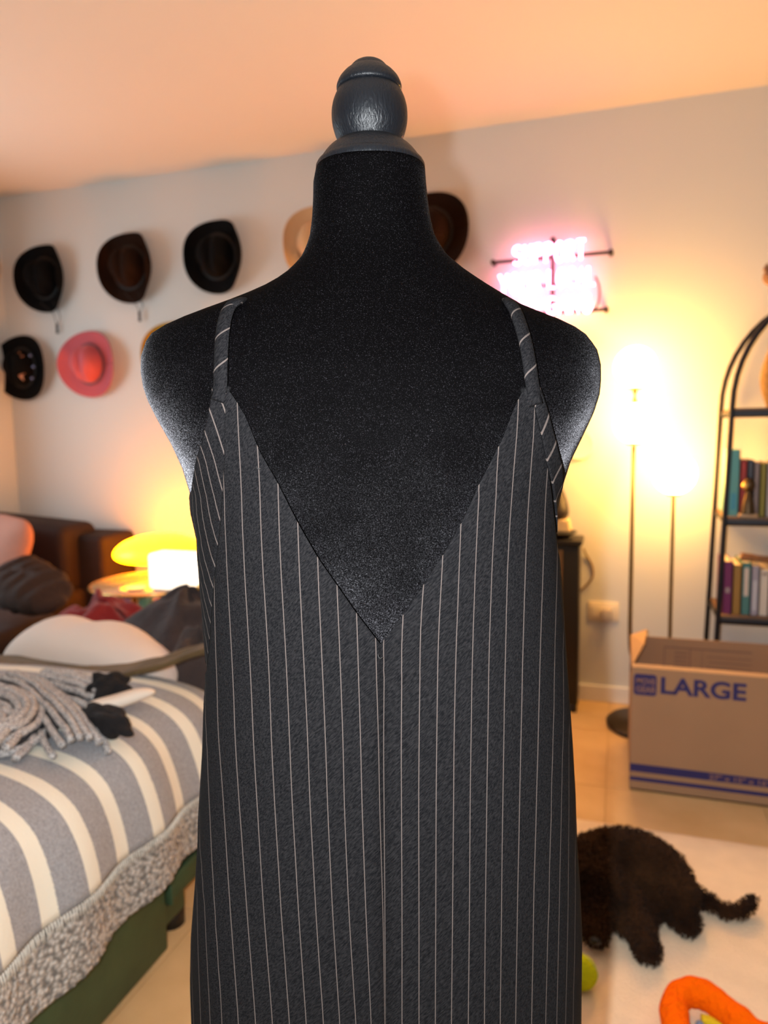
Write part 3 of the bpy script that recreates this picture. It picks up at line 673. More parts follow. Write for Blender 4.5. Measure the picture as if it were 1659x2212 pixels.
WOOD = mat('brown_shelf_wood', (.20, .10, .045), .5, var=.4, vscale=14, bump=.05)
SHZ = [.12, .466, .819, 1.198]
for z in SHZ:
    w = hwb+.034*(1-z/1.22)-.006
    MB().box(-w, -.138, z, w, .138, z+.016).build('shelf', WOOD, bc, bevel=.002); shf = bc.children[-1]
    f_ = MB()
    for y in (-.15, .138): f_.box(-w, y, z-.014, w, y+.012, z+.008)
    f_.build('shelf_rail', STL, bc, bevel=.002)
    for x in (-w, w): MB().box(x-.006, -.14, z-.008, x+.006, .14, z+.006).build('side_rail', STL, bc)
def book(x, z, w, h, d, col, label, lean=0, title=None, group='books on the bookcase'):
    r = thing('book', label, 'book', (x, BY0+.035, z), 0, group); r.rotation_euler = (0, lean, 0)
    m = mat('cover_%02x%02x%02x' % tuple(int(c*255) for c in col), col, .55)
    c_ = MB(); t = .0025
    c_.box(0, 0, 0, w, t, h); c_.box(0, 0, 0, t, d, h); c_.box(w-t, 0, 0, w, d, h)
    c_.build('cover', m, r, smooth=False)
    MB().box(t, t, .003, w-t, d-.004, h-.003).build('pages', mat('page_block', (.72, .62, .48), .9), r, smooth=False)
    if title:
        cvo = [q for q in r.children if q.name.startswith('cover')][0]
        MB().box(w*.25, -.0006, h*title[1], w*.75, 0, h*title[2]).build('spine_panel', mat('panel_%02x%02x%02x' % tuple(int(c*255) for c in title[0]), title[0], .5), cvo, smooth=False)
    return r
z2 = .8355
bk = [(.034, .235, (.10, .33, .33), 'tall teal book at the left end of the middle shelf', ((.05, .28, .40), .1, .35)),
      (.021, .195, (.36, .035, .03), 'red book beside the tall teal book', None),
      (.020, .198, (.05, .06, .085), 'dark slate book right of the red book', None),
      (.018, .19, (.23, .18, .18), 'mauve grey book behind the bronze figure', None),
      (.020, .186, (.22, .19, .03), 'olive book behind the head of the bronze figure', None),
      (.028, .190, (.45, .42, .44), 'pale grey book right of the bronze figure', None),
      (.024, .205, (.62, .55, .50), 'off-white book at the right edge of the middle shelf', None)]
x = BX0-.008+.010
for w, h, c, l, t in bk: book(x, z2, w, h, .17, c, l, 0, t); x += w+.0015
for nm_, c_ in [('sand', (0.4, 0.36, 0.3)), ('navy', (0.03, 0.05, 0.12)), ('rust', (0.3, 0.1, 0.04)), ('ivory', (0.6, 0.56, 0.46)), ('forest green', (0.04, 0.14, 0.06)), ('black', (0.012, 0.012, 0.014))]:
    w = random.uniform(.024, .034); book(x, z2, w, random.uniform(.16, .182), .16, c_, nm_+' book on the middle shelf, right of those in the photo'); x += w+.0015
z3 = .4825
bk = [(.030, .190, (.16, .018, .10), 'purple book at the left end of the lower shelf', ((.35, .25, .25), .40, .50)),
      (.028, .178, (.32, .17, .035), 'tan gold book beside the purple book', None),
      (.029, .188, (.07, .20, .19), 'teal book with a cream spine panel on the lower shelf', ((.62, .52, .45), .36, .9)),
      (.026, .178, (.33, .31, .38), 'lilac grey book on the lower shelf', ((.5, .5, .55), .1, .7)),
      (.030, .165, (.62, .56, .48), 'cream book with a dark top band on the lower shelf', ((.25, .16, .12), .88, .93)),
      (.028, .178, (.60, .50, .42), 'beige book at the right edge of the lower shelf', None)]
x = BX0-.014+.010
for w, h, c, l, t in bk: book(x, z3, w, h, .17, c, l, 0, t); x += w+.001
for nm_, c_ in [('sand', (0.4, 0.36, 0.3)), ('navy', (0.03, 0.05, 0.12)), ('rust', (0.3, 0.1, 0.04)), ('ivory', (0.6, 0.56, 0.46)), ('forest green', (0.04, 0.14, 0.06)), ('black', (0.012, 0.012, 0.014))]:
    w = random.uniform(.024, .034); book(x, z3, w, random.uniform(.16, .182), .16, c_, nm_+' book on the lower shelf, right of those in the photo'); x += w+.0015
sk = MB().tube(smooth_path([(0, 0, 0), (.05, 0, -.006), (.12, 0, -.010), (.30, 0, -.012)], 6), [.014]*6+[.012]*6+[.010]*7, 12).build('wooden_rod', mat('rod_wood', (.30, .13, .05), .4, var=.3, vscale=30), loc=(.425, BY0+.10, .683)); tag(sk, 'brown wooden rod lying across the tops of the lower shelf books', 'rod')
# small bronze figure
BRZ = mat('bronze', (.075, .045, .02), .35, metal=.75)
fg = thing('bronze_figure', 'small dark bronze bust figure with a gold face standing before the books', 'figurine', (.430, BY0+.018, z2))
MB().box(-.030, -.016, 0, .030, .016, .012).build('plinth', mat('tan_stone', (.45, .29, .16), .5), fg, bevel=.002)
MB().lathe(sm([(.012, .024), (.035, .021), (.060, .017), (.078, .012), (.090, .010)], 5), 24).build('body', BRZ, fg)
MB().sphere((0, 0, .112), (.021, .017, .026), 20, 14).build('head', BRZ, fg)
MB().sphere((-.014, -.013, .110), (.010, .008, .015), 14, 10).build('face', mat('polished_gold', (.85, .5, .12), .3, metal=.9), fg)
# wicker vase at frame edge, top shelf
wk = MB()
for k in range(22):
    zz = .006+k*.0125; rr = .030+.022*math.sin(math.pi*min(1, k/15.))**1.0*(1 if k < 15 else .2) if k < 15 else .030-.001*(k-15)
    pts = [(rr*math.cos(2*math.pi*i/28), rr*math.sin(2*math.pi*i/28), zz+.0015*math.sin(9*2*math.pi*i/28)) for i in range(28)]
    wk.tube(pts, .0065, 6, closed=True)
w_ = wk.build('wicker_vase', mat('wicker', (.32, .19, .07), .8, var=.4, vscale=60), loc=(.515, BY0+.06, 1.2145)); tag(w_, 'woven wicker vase on the top shelf at the right edge', 'vase')
# rough brown animal ornament on the arch
an = thing('animal_ornament', 'rough brown plush animal perched on top of the bookcase arch', 'ornament', (.520, BY0+.005, 1.558))
FURB = mat('rough_brown_fur', (.26, .14, .07), .9, bump=1, bscale=60)
o_ = MB().sphere((0, 0, .045), (.055, .04, .05), 24, 16).build('body', FURB, an)
MB().sphere((-.045, -.015, .085), (.034, .03, .03), 20, 12).build('head', FURB, an)
for s in (-.022, .012): MB().lathe([(0, .012), (.014, .008), (.024, .001)], 12, (-.045+s, -.015, .106)).build('ear', FURB, an)
MB().sphere((-.038, -.043, .080), (.010, .006, .008), 12, 8).build('muzzle', mat('plum_nose', (.16, .03, .05), .6), an)
for s in (-.03, .03): MB().tube([(s, -.01, .02), (s*1.1, -.02, -.005), (s*1.1, -.03, .002)], [.014, .011, .009], 10).build('leg', FURB, an)

# ================================================================== moving box
KX0, KX1, KY0, KY1, KH = .050, .66, 2.335, 2.715, .402
bx = thing('moving_box', 'open brown cardboard moving box with blue LARGE lettering on the floor', 'box', ((KX0+KX1)/2, (KY0+KY1)/2, 0))
KX, KYC = (KX0+KX1)/2, (KY0+KY1)/2; hx, hy = (KX1-KX0)/2, (KY1-KY0)/2
CRD = mat('cardboard', (.36, .215, .12), .8, var=.08, vscale=5, bump=.04, bscale=40)
CRE = mat('cardboard_edge', (.46, .30, .17), .9, bump=.3, bscale=200)
BLU = mat('blue_print', (.020, .018, .115), .6)
b = MB(); t = .005
b.box(-hx, -hy, 0, hx, -hy+t, KH); b.box(-hx, hy-t, 0, hx, hy, KH); b.box(-hx, -hy+t, 0, -hx+t, hy-t, KH); b.box(hx-t, -hy+t, 0, hx, hy-t, KH); b.box(-hx, -hy, 0, hx, hy, t)
b.build('carton', CRD, bx, smooth=False)
def slab(nm, P, th, m):   # a flap: quad with thickness
    a, b_, c, d = [Vector(p) for p in P]; n = (b_-a).cross(d-a).normalized()*th
    return mesh(nm, [a, b_, c, d, a+n, b_+n, c+n, d+n], [(3, 2, 1, 0), (4, 5, 6, 7), (0, 1, 5, 4), (1, 2, 6, 5), (2, 3, 7, 6), (3, 0, 4, 7)], m, bx, smooth=False)
slab('left_flap', [(-hx+.002, hy-.01, KH), (-hx+.002, -hy+.02, KH), (-hx+.040, -hy+.13, KH+.040), (-hx+.055, hy-.05, KH+.035)], .004, mat('cardboard_lamplit', (.48, .30, .15), .8))  # lamplight on the flap painted in as a lighter, yellower cardboard
slab('front_flap_edge', [(-hx, -hy, KH), (hx, -hy, KH), (hx, -hy+.018, KH+.006), (-hx, -hy+.018, KH+.006)], .003, CRE)
hh = MB().sphere((0, 0, 0), (.004, .034, .012), 20, 12).build('hand_hole', mat('hole_shade', (.05, .03, .02), .9), bx, loc=(-hx+.001, .02, KH-.07))  # solid dark oval, the shade of the opening put into its colour
def text(nm, s, size, x, z, y, m, parent, sx=1, bold=.0):
    c = bpy.data.curves.new(nm, 'FONT'); c.body = s; c.size = size; c.extrude = .0004; c.offset = bold; c.align_x = 'LEFT'
    o = bpy.data.objects.new(nm, c); COL.objects.link(o)
    dg = bpy.context.evaluated_depsgraph_get(); me = bpy.data.meshes.new_from_object(o.evaluated_get(dg)); bpy.data.objects.remove(o)
    me.materials.clear(); q = link(nm, me, m, parent, smooth=False); q.rotation_euler = (math.pi/2, 0, 0); q.location = (x, y, z); q.scale = (sx, 1, 1)
    return q
fy = -hy-.0006
text('lettering', 'LARGE', .073, -hx+.082, .328, fy, BLU, bx, 1.12, .0022)
# blue logo: rounded square with two lines of pale letters
V = []; 
def rrect(x0, z0, x1, z1, r, y, n=6):
    P = []
    for (cx_, cz_, a0) in ((x1-r, z1-r, 0), (x0+r, z1-r, 90), (x0+r, z0+r, 180), (x1-r, z0+r, 270)):
        for i in range(n+1):
            a = math.radians(a0+90*i/n); P.append((cx_+r*math.cos(a), y, cz_+r*math.sin(a)))
    return P
def plate(nm, P, m, th=.0004):
    n = len(P); V = P+[(p[0], p[1]-th, p[2]) for p in P]
    return mesh(nm, V, [tuple(range(n)), tuple(range(2*n-1, n-1, -1))]+[(i, (i+1) % n, n+(i+1) % n, n+i) for i in range(n)], m, bx, smooth=False)
plate('logo_badge', rrect(-hx+.006, .315, -hx+.074, .384, .010, -hy-.0002), BLU)
CRP = mat('faded_print', (.27, .15, .12), .8)
text('logo_lettering', 'MOVE', .024, -hx+.014, .353, -hy-.0011, CRP, bx, .85, .0006)
text('logo_lettering', 'GEAR', .027, -hx+.013, .326, -hy-.0011, CRP, bx, .85, .0006)
plate('printed_band', [(-hx, -hy-.0002, .062), (hx, -hy-.0002, .062), (hx, -hy-.0002, .088), (-hx, -hy-.0002, .088)], BLU)
plate('printed_band', [(-hx, -hy-.0002, .032), (hx, -hy-.0002, .032), (hx, -hy-.0002, .045), (-hx, -hy-.0002, .045)], BLU)
text('dimension_lettering', '27" x 15" x 16"', .022, -hx+.232, .067, -hy-.0011, CRP, bx, 1.25, .0004)
# faint printed panel on the inside of the rear flap
IP = mat('inner_print', (.20, .115, .085), .8)
def ipt(x, v): return (x, hy-t-.0004, KH-.16+.155*v)
def strip(x0, x1, v0, v1, nm='inner_print'):
    a, b_, c, d = ipt(x0, v0), ipt(x1, v0), ipt(x1, v1), ipt(x0, v1); n = .0003
    mesh(nm, [a, b_, c, d]+[(p[0], p[1]-n, p[2]) for p in (a, b_, c, d)], [(3, 2, 1, 0), (4, 5, 6, 7), (0, 1, 5, 4), (1, 2, 6, 5), (2, 3, 7, 6), (3, 0, 4, 7)], IP, bx, smooth=False)
for (x0, x1, v0, v1) in [(-hx+.115, -hx+.40, .80, .83), (-hx+.115, -hx+.118, .15, .82), (-hx+.200, -hx+.204, .15, .82), (-hx+.240, -hx+.242, .1, .80)]: strip(x0, x1, v0, v1)
for k in range(6): strip(-hx+.150, -hx+.194, .18+k*.1, .215+k*.1)
for k in range(5): strip(-hx+.255+.01*(k % 2), -hx+.40, .16+k*.12, .18+k*.12)

# ================================================================== tennis ball and plush toy
tb = thing('tennis_ball', 'yellow-green tennis ball on the rug beside the dress', 'ball', (-.055, 1.416, .0475))
TBM = mat('tennis_felt', (.50, .60, .01), .95, bump=.8, bscale=120, spec=.1)
MB().sphere((0, 0, 0), .0333, 32, 20).build('felt_shell', TBM, tb)
sp = []
for i in range(60):
    t = 2*math.pi*i/60; a_, b_ = .44, .9
    v = Vector((math.cos(t)*a_*1.5+math.cos(3*t)*.3, math.sin(t)*a_*1.5-math.sin(3*t)*.3, b_*math.sin(2*t))).normalized()*.0334
    sp.append(v)
MB().tube(sp, .0011, 6, closed=True).build('seam', mat('ball_seam', (.55, .62, .25), .8), tb)
ty = thing('plush_toy', 'orange plush strap toy with a yellow edge and a blue patch on the rug', 'dog toy', (.18, 1.345, .014))
ORA = mat('orange_plush', (.95, .135, .0), .95, bump=1, bscale=90, spec=.1)
def W2(px, py, z=0): return (px-.17, py-1.36, z)
tp = smooth_path([W2(.135, 1.21, .03), W2(.122, 1.28, .034), W2(.108, 1.345, .038), W2(.112, 1.395, .042), W2(.135, 1.422, .044), W2(.165, 1.425, .044), W2(.195, 1.405, .042), W2(.225, 1.378, .040), W2(.255, 1.358, .036), W2(.30, 1.350, .034), W2(.36, 1.345, .03)], 6)
rr = [.026+.004*nz(i*.3, 1.7) for i in range(len(tp))]
o_ = MB().tube(tp, rr, 20, flat=1.05, up=(0, 0, 1)).build('plush_body', ORA, ty)
MB().tube([(p.x*.92+.012, p.y*.90-.026, .018) for p in tp[26:52]], .009, 10).build('yellow_edge', mat('yellow_plush', (.78, .55, .01), .95, bump=.8, bscale=120), ty)
MB().sphere((-.017, -.001, .022), (.010, .020, .014), 16, 10).build('blue_patch', mat('blue_plush', (.17, .27, .42), .9), ty)

# ================================================================== dog
dog = thing('dog', 'dark brown curly-haired puppy lying on the rug, tail stretched out to the right', 'dog', (.08, 1.72, .017))
FUR = mat('dog_fur', (.010, .0038, .0016), .9, bump=.8, bscale=90, sheen=.03, spec=.1, var=.5, vscale=14, col2=(.045, .019, .007))
def skin(name, P, E, R_, m, parent, sub=2, root=0):
    me = bpy.data.meshes.new(name); me.from_pydata(P, E, []); o = bpy.data.objects.new(name, me); COL.objects.link(o)
    s_ = o.modifiers.new('skin', 'SKIN'); s_.use_smooth_shade = True
    for i, r in enumerate(R_): me.skin_vertices[0].data[i].radius = (r, r)
    me.skin_vertices[0].data[root].use_root = True
    u_ = o.modifiers.new('sub', 'SUBSURF'); u_.levels = u_.render_levels = sub
    dg = bpy.context.evaluated_depsgraph_get(); m2 = bpy.data.meshes.new_from_object(o.evaluated_get(dg)); bpy.data.objects.remove(o)
    m2.materials.clear(); return link(name, m2, m, parent)
chains = [
 [(-.035, 1.750, .082, .066), (.020, 1.768, .086, .072), (.072, 1.764, .084, .070), (.115, 1.738, .076, .062), (.145, 1.700, .060, .050)],
 [(-.035, 1.750, .090, .056), (-.062, 1.695, .100, .052), (-.048, 1.645, .092, .052), (-.034, 1.585, .070, .034), (-.030, 1.530, .050, .026)],
 [(.000, 1.725, .070, .048), (.036, 1.665, .048, .036), (.061, 1.590, .038, .028), (.073, 1.545, .034, .025), (.076, 1.530, .032, .024)],
 [(-.020, 1.700, .060, .040), (.020, 1.640, .036, .030), (.036, 1.600, .030, .024)],
 [(.138, 1.705, .056, .046), (.150, 1.668, .040, .032), (.166, 1.645, .032, .025)],
 [(.110, 1.720, .050, .040), (.085, 1.670, .034, .026), (.080, 1.640, .030, .022)],
 [(.160, 1.715, .052, .026), (.196, 1.745, .038, .015), (.225, 1.742, .030, .0125), (.255, 1.724, .029, .0125), (.285, 1.728, .030, .012), (.305, 1.748, .034, .011), (.318, 1.772, .042, .007)],
 [(-.008, 1.668, .125, .018), (.004, 1.650, .105, .024), (.008, 1.634, .080, .024), (.004, 1.622, .062, .016)],
 [(-.102, 1.662, .125, .018), (-.112, 1.645, .105, .024), (-.114, 1.630, .082, .022)]]
def metabody(name, chains, m, parent, org, res=.007):
    mb = bpy.data.metaballs.new(name); mb.resolution = res; mb.render_resolution = res; mb.threshold = .3
    o = bpy.data.objects.new(name+'_meta', mb); COL.objects.link(o)
    for c in chains:
        for a, b_ in zip(c, c[1:]):
            A, B = Vector(a[:3]), Vector(b_[:3]); n = max(2, int((B-A).length/(min(a[3], b_[3])*.45)))
            for i in range(n+1):
                t = i/n; e = mb.elements.new(); e.co = A.lerp(B, t)-org; e.radius = (a[3]*(1-t)+b_[3]*t)*1.28; e.stiffness = 2.0
    dg = bpy.context.evaluated_depsgraph_get(); m2 = bpy.data.meshes.new_from_object(o.evaluated_get(dg)); bpy.data.objects.remove(o); bpy.data.metaballs.remove(mb)
    m2.materials.clear(); return link(name, m2, m, parent)
body = metabody('body', chains, FUR, dog, Vector((.08, 1.72, .010)))
def shaggy(o, amp, sc):
    me = o.data; nrm = [v.normal.copy() for v in me.vertices]
    for v, n in zip(me.vertices, nrm):
        w = o.matrix_world @ v.co
        q = abs(nz(v.co.x, v.co.y, v.co.z, sc))+.5*abs(nz(v.co.x, v.co.y, v.co.z, sc*2.3))
        v.co += n*amp*(q-.25)
        if v.co.z < .003-.004: v.co.z = -.001
shaggy(body, .010, 46)
# curly locks
def locks(o, n, length, name, m, parent, seed=3):
    rnd = random.Random(seed); me = o.data; polys = [p for p in me.polygons]; ws = [p.area for p in polys]
    b = MB()
    for p in rnd.choices(polys, ws, k=n):
        c = p.center; nn = p.normal
        t = Vector((rnd.uniform(-1, 1), rnd.uniform(-1, 1), rnd.uniform(-1.2, .3))); t = (t-nn*t.dot(nn)).normalized()
        s_ = t.cross(nn).normalized()*.0013; L_ = length*rnd.uniform(.6, 1.2)
        a = c-nn*.002; q1 = c+nn*L_*.55+t*L_*.15; q2 = c+nn*L_*.75+t*L_*.6; q3 = c+nn*L_*.45+t*L_*.85
        pts = [a-s_, a+s_, q1+s_, q1-s_, q2+s_*.8, q2-s_*.8, q3]
        if min(x.z for x in pts) < -.0125+.002: continue
        b.add(pts, [(0, 1, 2, 3), (3, 2, 4, 5), (5, 4, 6)])
    g = b.build(name, m, parent); g['kind'] = 'stuff'; return g
locks(body, 15000, .0115, 'curly_fur', FUR, dog)
NOSE = mat('dog_nose', (.006, .005, .005), .3)
MB().sphere((-.030-.08, 1.503-1.72, .042), (.013, .010, .010), 14, 10).build('nose', NOSE, dog)
for s in (-.022, .020): MB().sphere((-.040+s-.08, 1.600-1.72, .100), .0075, 12, 8).build('eye', mat('dog_eye', (.02, .01, .006), .08), dog)

# ================================================================== daybed with its blankets
BDX0, BDX1, BDY0, BDY1 = -1.75, -.93, .28, 1.36
bed = thing('daybed', 'green painted daybed with drawer fronts under striped and fleece blankets', 'bed', ((BDX0+BDX1)/2, (BDY0+BDY1)/2, 0))
bcx, bcy = (BDX0+BDX1)/2, (BDY0+BDY1)/2; bhx, bhy = (BDX1-BDX0)/2, (BDY1-BDY0)/2
GRN = mat('green_paint', (.038, .078, .036), .55, var=.35, vscale=9, bump=.08, bscale=40)
b = MB(); b.box(-bhx, -bhy, .05, bhx-.02, bhy, .34); b.build('base', GRN, bed, bevel=.006)
MB().box(bhx-.02, -bhy, .02, bhx, bhy-.35+.25, .33).build('drawer_front', GRN, bed, bevel=.006)
MB().box(bhx-.018, bhy-.085, .12, bhx+.006, bhy+.06, .175).build('side_rail', GRN, bed, bevel=.005)
MB().box(bhx-.010, bhy-.092, .115, bhx+.010, bhy-.082, .180).build('rail_end', GRN, bed, bevel=.003)
DKB = mat('dark_foot', (.012, .008, .006), .5)
for x in (-bhx+.06, bhx-.06):
    for y in (-bhy+.06, bhy+.0): MB().lathe([(0, .030), (.05, .030), (.052, .02)], 16, (x, y, 0)).build('foot', DKB, bed)
MB().box(-bhx+.02, -bhy, .34, bhx+.03, bhy+.12, .47).build('mattress', mat('mattress_ticking', (.55, .5, .45), .9), bed, bevel=.03)
MB().box(-bhx, bhy, .0, -bhx+.42, bhy+.42, .36).build('end_chest', GRN, bed, bevel=.006)
# profile of the blanketed side, X as a function of the run s over the top and down the side
def bedtop(x, y):
    z = .565+.035*nz(x*1.0, y*1.0, 3, 2.2)-.03*max(0, (x+1.15)/.3)**2*(x > -1.15)
    return z
PRF = [(-1.72, .560), (-1.5, .568), (-1.3, .570), (-1.15, .570), (-1.03, .566), (-.945, .552), (-.892, .520), (-.866, .470), (-.852, .41), (-.846, .350)]
PR = smooth_path([(a, 0, b) for a, b in PRF], 5)
lens = [0]
for a, c in zip(PR, PR[1:]): lens.append(lens[-1]+(c-a).length)
def bedpt(s, y, off=0):
    s = min(max(s, 0), 1)*lens[-1]
    for k in range(len(lens)-1):
        if lens[k+1] >= s: break
    t = (s-lens[k])/(lens[k+1]-lens[k]); p = PR[k].lerp(PR[k+1], t); d = (PR[k+1]-PR[k]).normalized(); n = Vector((-d.z, 0, d.x))
    wob = .016*nz(s*3, y*5, 0, 1.3)*min(1, max(0, (lens[-1]*1.02-s)/.2))
    fold = .010*math.sin(y*31+s*4)*max(0, s/lens[-1]-.72)*3
    ye = max(0, y-1.42); drop = ye*ye*7
    return Vector((p.x, y, p.z-drop))+n*(off+wob+fold)
STR = bpy.data.materials.new('striped_wool'); STR.use_nodes = True
def striped(m):
    N, L = nodes(m); b = N['Principled BSDF']; b.inputs['Roughness'].default_value = .95; b.inputs['Sheen Weight'].default_value = .15
    uv = N.new('ShaderNodeUVMap'); uv.uv_map = 'stripe'; s = N.new('ShaderNodeSeparateXYZ'); L.new(uv.outputs[0], s.inputs[0])
    nn = N.new('ShaderNodeTexNoise'); nn.inputs['Scale'].default_value = 260; tc = N.new('ShaderNodeTexCoord'); L.new(tc.outputs['Object'], nn.inputs['Vector'])
    fr = N.new('ShaderNodeMath'); fr.operation = 'FRACT'; L.new(s.outputs[0], fr.inputs[0])
    j = N.new('ShaderNodeMath'); j.operation = 'MULTIPLY_ADD'; j.inputs[1].default_value = .05; L.new(nn.outputs['Fac'], j.inputs[0]); L.new(fr.outputs[0], j.inputs[2])
    lt = N.new('ShaderNodeMath'); lt.operation = 'LESS_THAN'; L.new(j.outputs[0], lt.inputs[0]); lt.inputs[1].default_value = .38
    gy = N.new('ShaderNodeValToRGB'); e = gy.color_ramp.elements; e[0].position = .3; e[0].color = (.20, .20, .21, 1); e[1].position = .7; e[1].color = (.33, .33, .345, 1)
    L.new(nn.outputs['Fac'], gy.inputs['Fac'])
    mx = N.new('ShaderNodeMix'); mx.data_type = 'RGBA'; L.new(lt.outputs[0], mx.inputs['Factor']); L.new(gy.outputs['Color'], mx.inputs['A']); mx.inputs['B'].default_value = (.70, .66, .55, 1)
    L.new(mx.outputs['Result'], b.inputs['Base Color'])
    bp = N.new('ShaderNodeBump'); bp.inputs['Strength'].default_value = .3; bp.inputs['Distance'].default_value = .004; L.new(nn.outputs['Fac'], bp.inputs['Height']); L.new(bp.outputs['Normal'], b.inputs['Normal'])
striped(STR)
nu, nv = 70, 150; V = []; UV = []
for j in range(nv):
    y = .30+1.27*j/(nv-1)
    for i in range(nu):
        s = i/(nu-1); p = bedpt(.06+.915*s, y); V.append(p); UV.append(((y-.752+.020*(1-s)*nz(y*3, s*3))/.0905+.0+.35*(1-s)*.3, s))
Fc = [(j*nu+i, j*nu+i+1, (j+1)*nu+i+1, (j+1)*nu+i) for j in range(nv-1) for i in range(nu-1)]
sb = mesh('striped_blanket', V, Fc, STR); setuv(sb, UV); solidify(sb, .006); tag(sb, 'grey wool blanket with cream stripes spread over the daybed', 'blanket')
# short whipped fringe along the hem
frg = MB()
for k in range(230):
    y = .305+1.26*k/230; p = bedpt(.975, y, .002); q = p+Vector((.003, random.uniform(-.002, .002), -.016-random.uniform(0, .006)))
    frg.tube([p, q], [.0016, .0008], 4)
fo = frg.build('fringe', mat('cream_yarn', (.6, .57, .5), .95), sb); fo['kind'] = 'stuff'
# fleece blanket beneath
SHP = bpy.data.materials.new('grey_fleece'); SHP.use_nodes = True
def fleece(m):
    N, L = nodes(m); b = N['Principled BSDF']; b.inputs['Roughness'].default_value = 1; b.inputs['Sheen Weight'].default_value = .2
    tc = N.new('ShaderNodeTexCoord'); v = N.new('ShaderNodeTexVoronoi'); v.inputs['Scale'].default_value = 115; L.new(tc.outputs['Object'], v.inputs['Vector'])
    r = N.new('ShaderNodeValToRGB'); e = r.color_ramp.elements; e[0].position = .25; e[0].color = (.52, .47, .42, 1); e[1].position = .75; e[1].color = (.13, .115, .10, 1)
    L.new(v.outputs['Distance'], r.inputs['Fac']); L.new(r.outputs['Color'], b.inputs['Base Color'])
    bp = N.new('ShaderNodeBump'); bp.inputs['Strength'].default_value = .9; bp.inputs['Distance'].default_value = .006; bp.invert = True; L.new(v.outputs['Distance'], bp.inputs['Height']); L.new(bp.outputs['Normal'], b.inputs['Normal'])
fleece(SHP)
nu, nv = 60, 260; V = []
for j in range(nv):
    y = .29+1.27*j/(nv-1)
    for i in range(nu):
        s = i/(nu-1)
        if s < .5: p = bedpt(.70+.275*(s/.5), y, -.009)
        else:
            q = (s-.5)/.5; p = bedpt(.975, y, -.009)+Vector((.012*q-.01*q*q+.004*math.sin(y*23), 0, -.128*q-.008*q*math.sin(y*9)))
        bmp = .0045*nz(p.x, p.y, p.z, 130)*(1 if s > .5 else .3); p.x += bmp
        V.append(p)
Fc = [(j*nu+i, j*nu+i+1, (j+1)*nu+i+1, (j+1)*nu+i) for j in range(nv-1) for i in range(nu-1)]
sh = mesh('fleece_blanket', V, Fc, SHP); solidify(sh, .008); tag(sh, 'curly grey fleece blanket hanging out under the striped one', 'blanket')

# cushions: soft pillow shapes
def cushion(name, loc, size, m, label, cat='cushion', rot=(0, 0, 0), n=2.6, nzs=6, amp=.012, ridges=0):
    hx_, hy_, hz_ = size
    def f(u, v):
        a = 2*math.pi*u; p = math.pi*(v-.5)
        def pw(x, e): return math.copysign(abs(x)**e, x)
        e = 2/n
        x = hx_*pw(math.cos(p), .75)*pw(math.cos(a), e); y = hy_*pw(math.cos(p), .75)*pw(math.sin(a), e); z = hz_*math.sin(p)
        w = amp*nz(x*nzs+3, y*nzs, z*nzs)
        if ridges: w += .006*math.sin(x*ridges)
        return (x+w, y+w, z+w*1.4)
    o = mesh(name, *grid(56, 28, f), m); o.location = loc; o.rotation_euler = rot; tag(o, label, cat); return o
PIL = mat('white_pillow_cotton', (.74, .66, .60), .85, bump=.1, bscale=30)
cushion('pillow', (-1.43, 1.66, .500), (.31, .13, .120), PIL, 'large white pillow mounded at the far side of the daybed', 'pillow', (0, 0, -.12), 2.2, 5, .02)
OLV = mat('olive_throw_plush', (.14, .09, .035), .9, bump=.4, bscale=60, var=.6, vscale=7, sheen=.05)
def throwf(u, v):
    x = -1.78+.90*u; zt = .548+.115*max(0, (u-.55)/.45)**1.3+.01*max(0, .3-u)+.01*nz(x*9, v*3)
    y = 1.40+.20*v+.05*nz(x*4, 1)+.05*(u-.5)
    return (x, y, zt+.012*math.sin(math.pi*v)*(1+.6*nz(x*7, v*4, 2))-.02*v)
tho = mesh('olive_throw', *grid(70, 20, throwf), OLV); solidify(tho, .012); tag(tho, 'olive brown plush throw bunched between the pillow and the striped blanket', 'throw')

# ribbed knit sweater
KN = bpy.data.materials.new('marled_knit'); KN.use_nodes = True
def knit(m):
    N, L = nodes(m); b = N['Principled BSDF']; b.inputs['Roughness'].default_value = .95
    tc = N.new('ShaderNodeTexCoord'); n = N.new('ShaderNodeTexNoise'); n.inputs['Scale'].default_value = 330; n.inputs['Detail'].default_value = 2; L.new(tc.outputs['Object'], n.inputs['Vector'])
    r = N.new('ShaderNodeValToRGB'); e = r.color_ramp.elements; e[0].position = .38; e[0].color = (.10, .10, .11, 1); e[1].position = .56; e[1].color = (.58, .55, .53, 1)
    L.new(n.outputs['Fac'], r.inputs['Fac']); L.new(r.outputs['Color'], b.inputs['Base Color'])
    bp = N.new('ShaderNodeBump'); bp.inputs['Strength'].default_value = .8; bp.inputs['Distance'].default_value = .003; L.new(n.outputs['Fac'], bp.inputs['Height']); L.new(bp.outputs['Normal'], b.inputs['Normal'])
knit(KN)
sw = thing('sweater', 'black and white ribbed knit sweater lying crumpled on the striped blanket', 'sweater', (-1.15, 1.10, .58))
def top(x, y):
    zz = -9
    for a, c in zip(PR, PR[1:]):
        if a.x <= x <= c.x and c.x > a.x: zz = a.z+(c.z-a.z)*(x-a.x)/(c.x-a.x); break
    if zz == -9: zz = PR[0].z if x < PR[0].x else PR[-1].z
    return zz-max(0, y-1.42)**2*7
DARKK = mat('dark_knit_valley', (.02, .02, .022), .95)
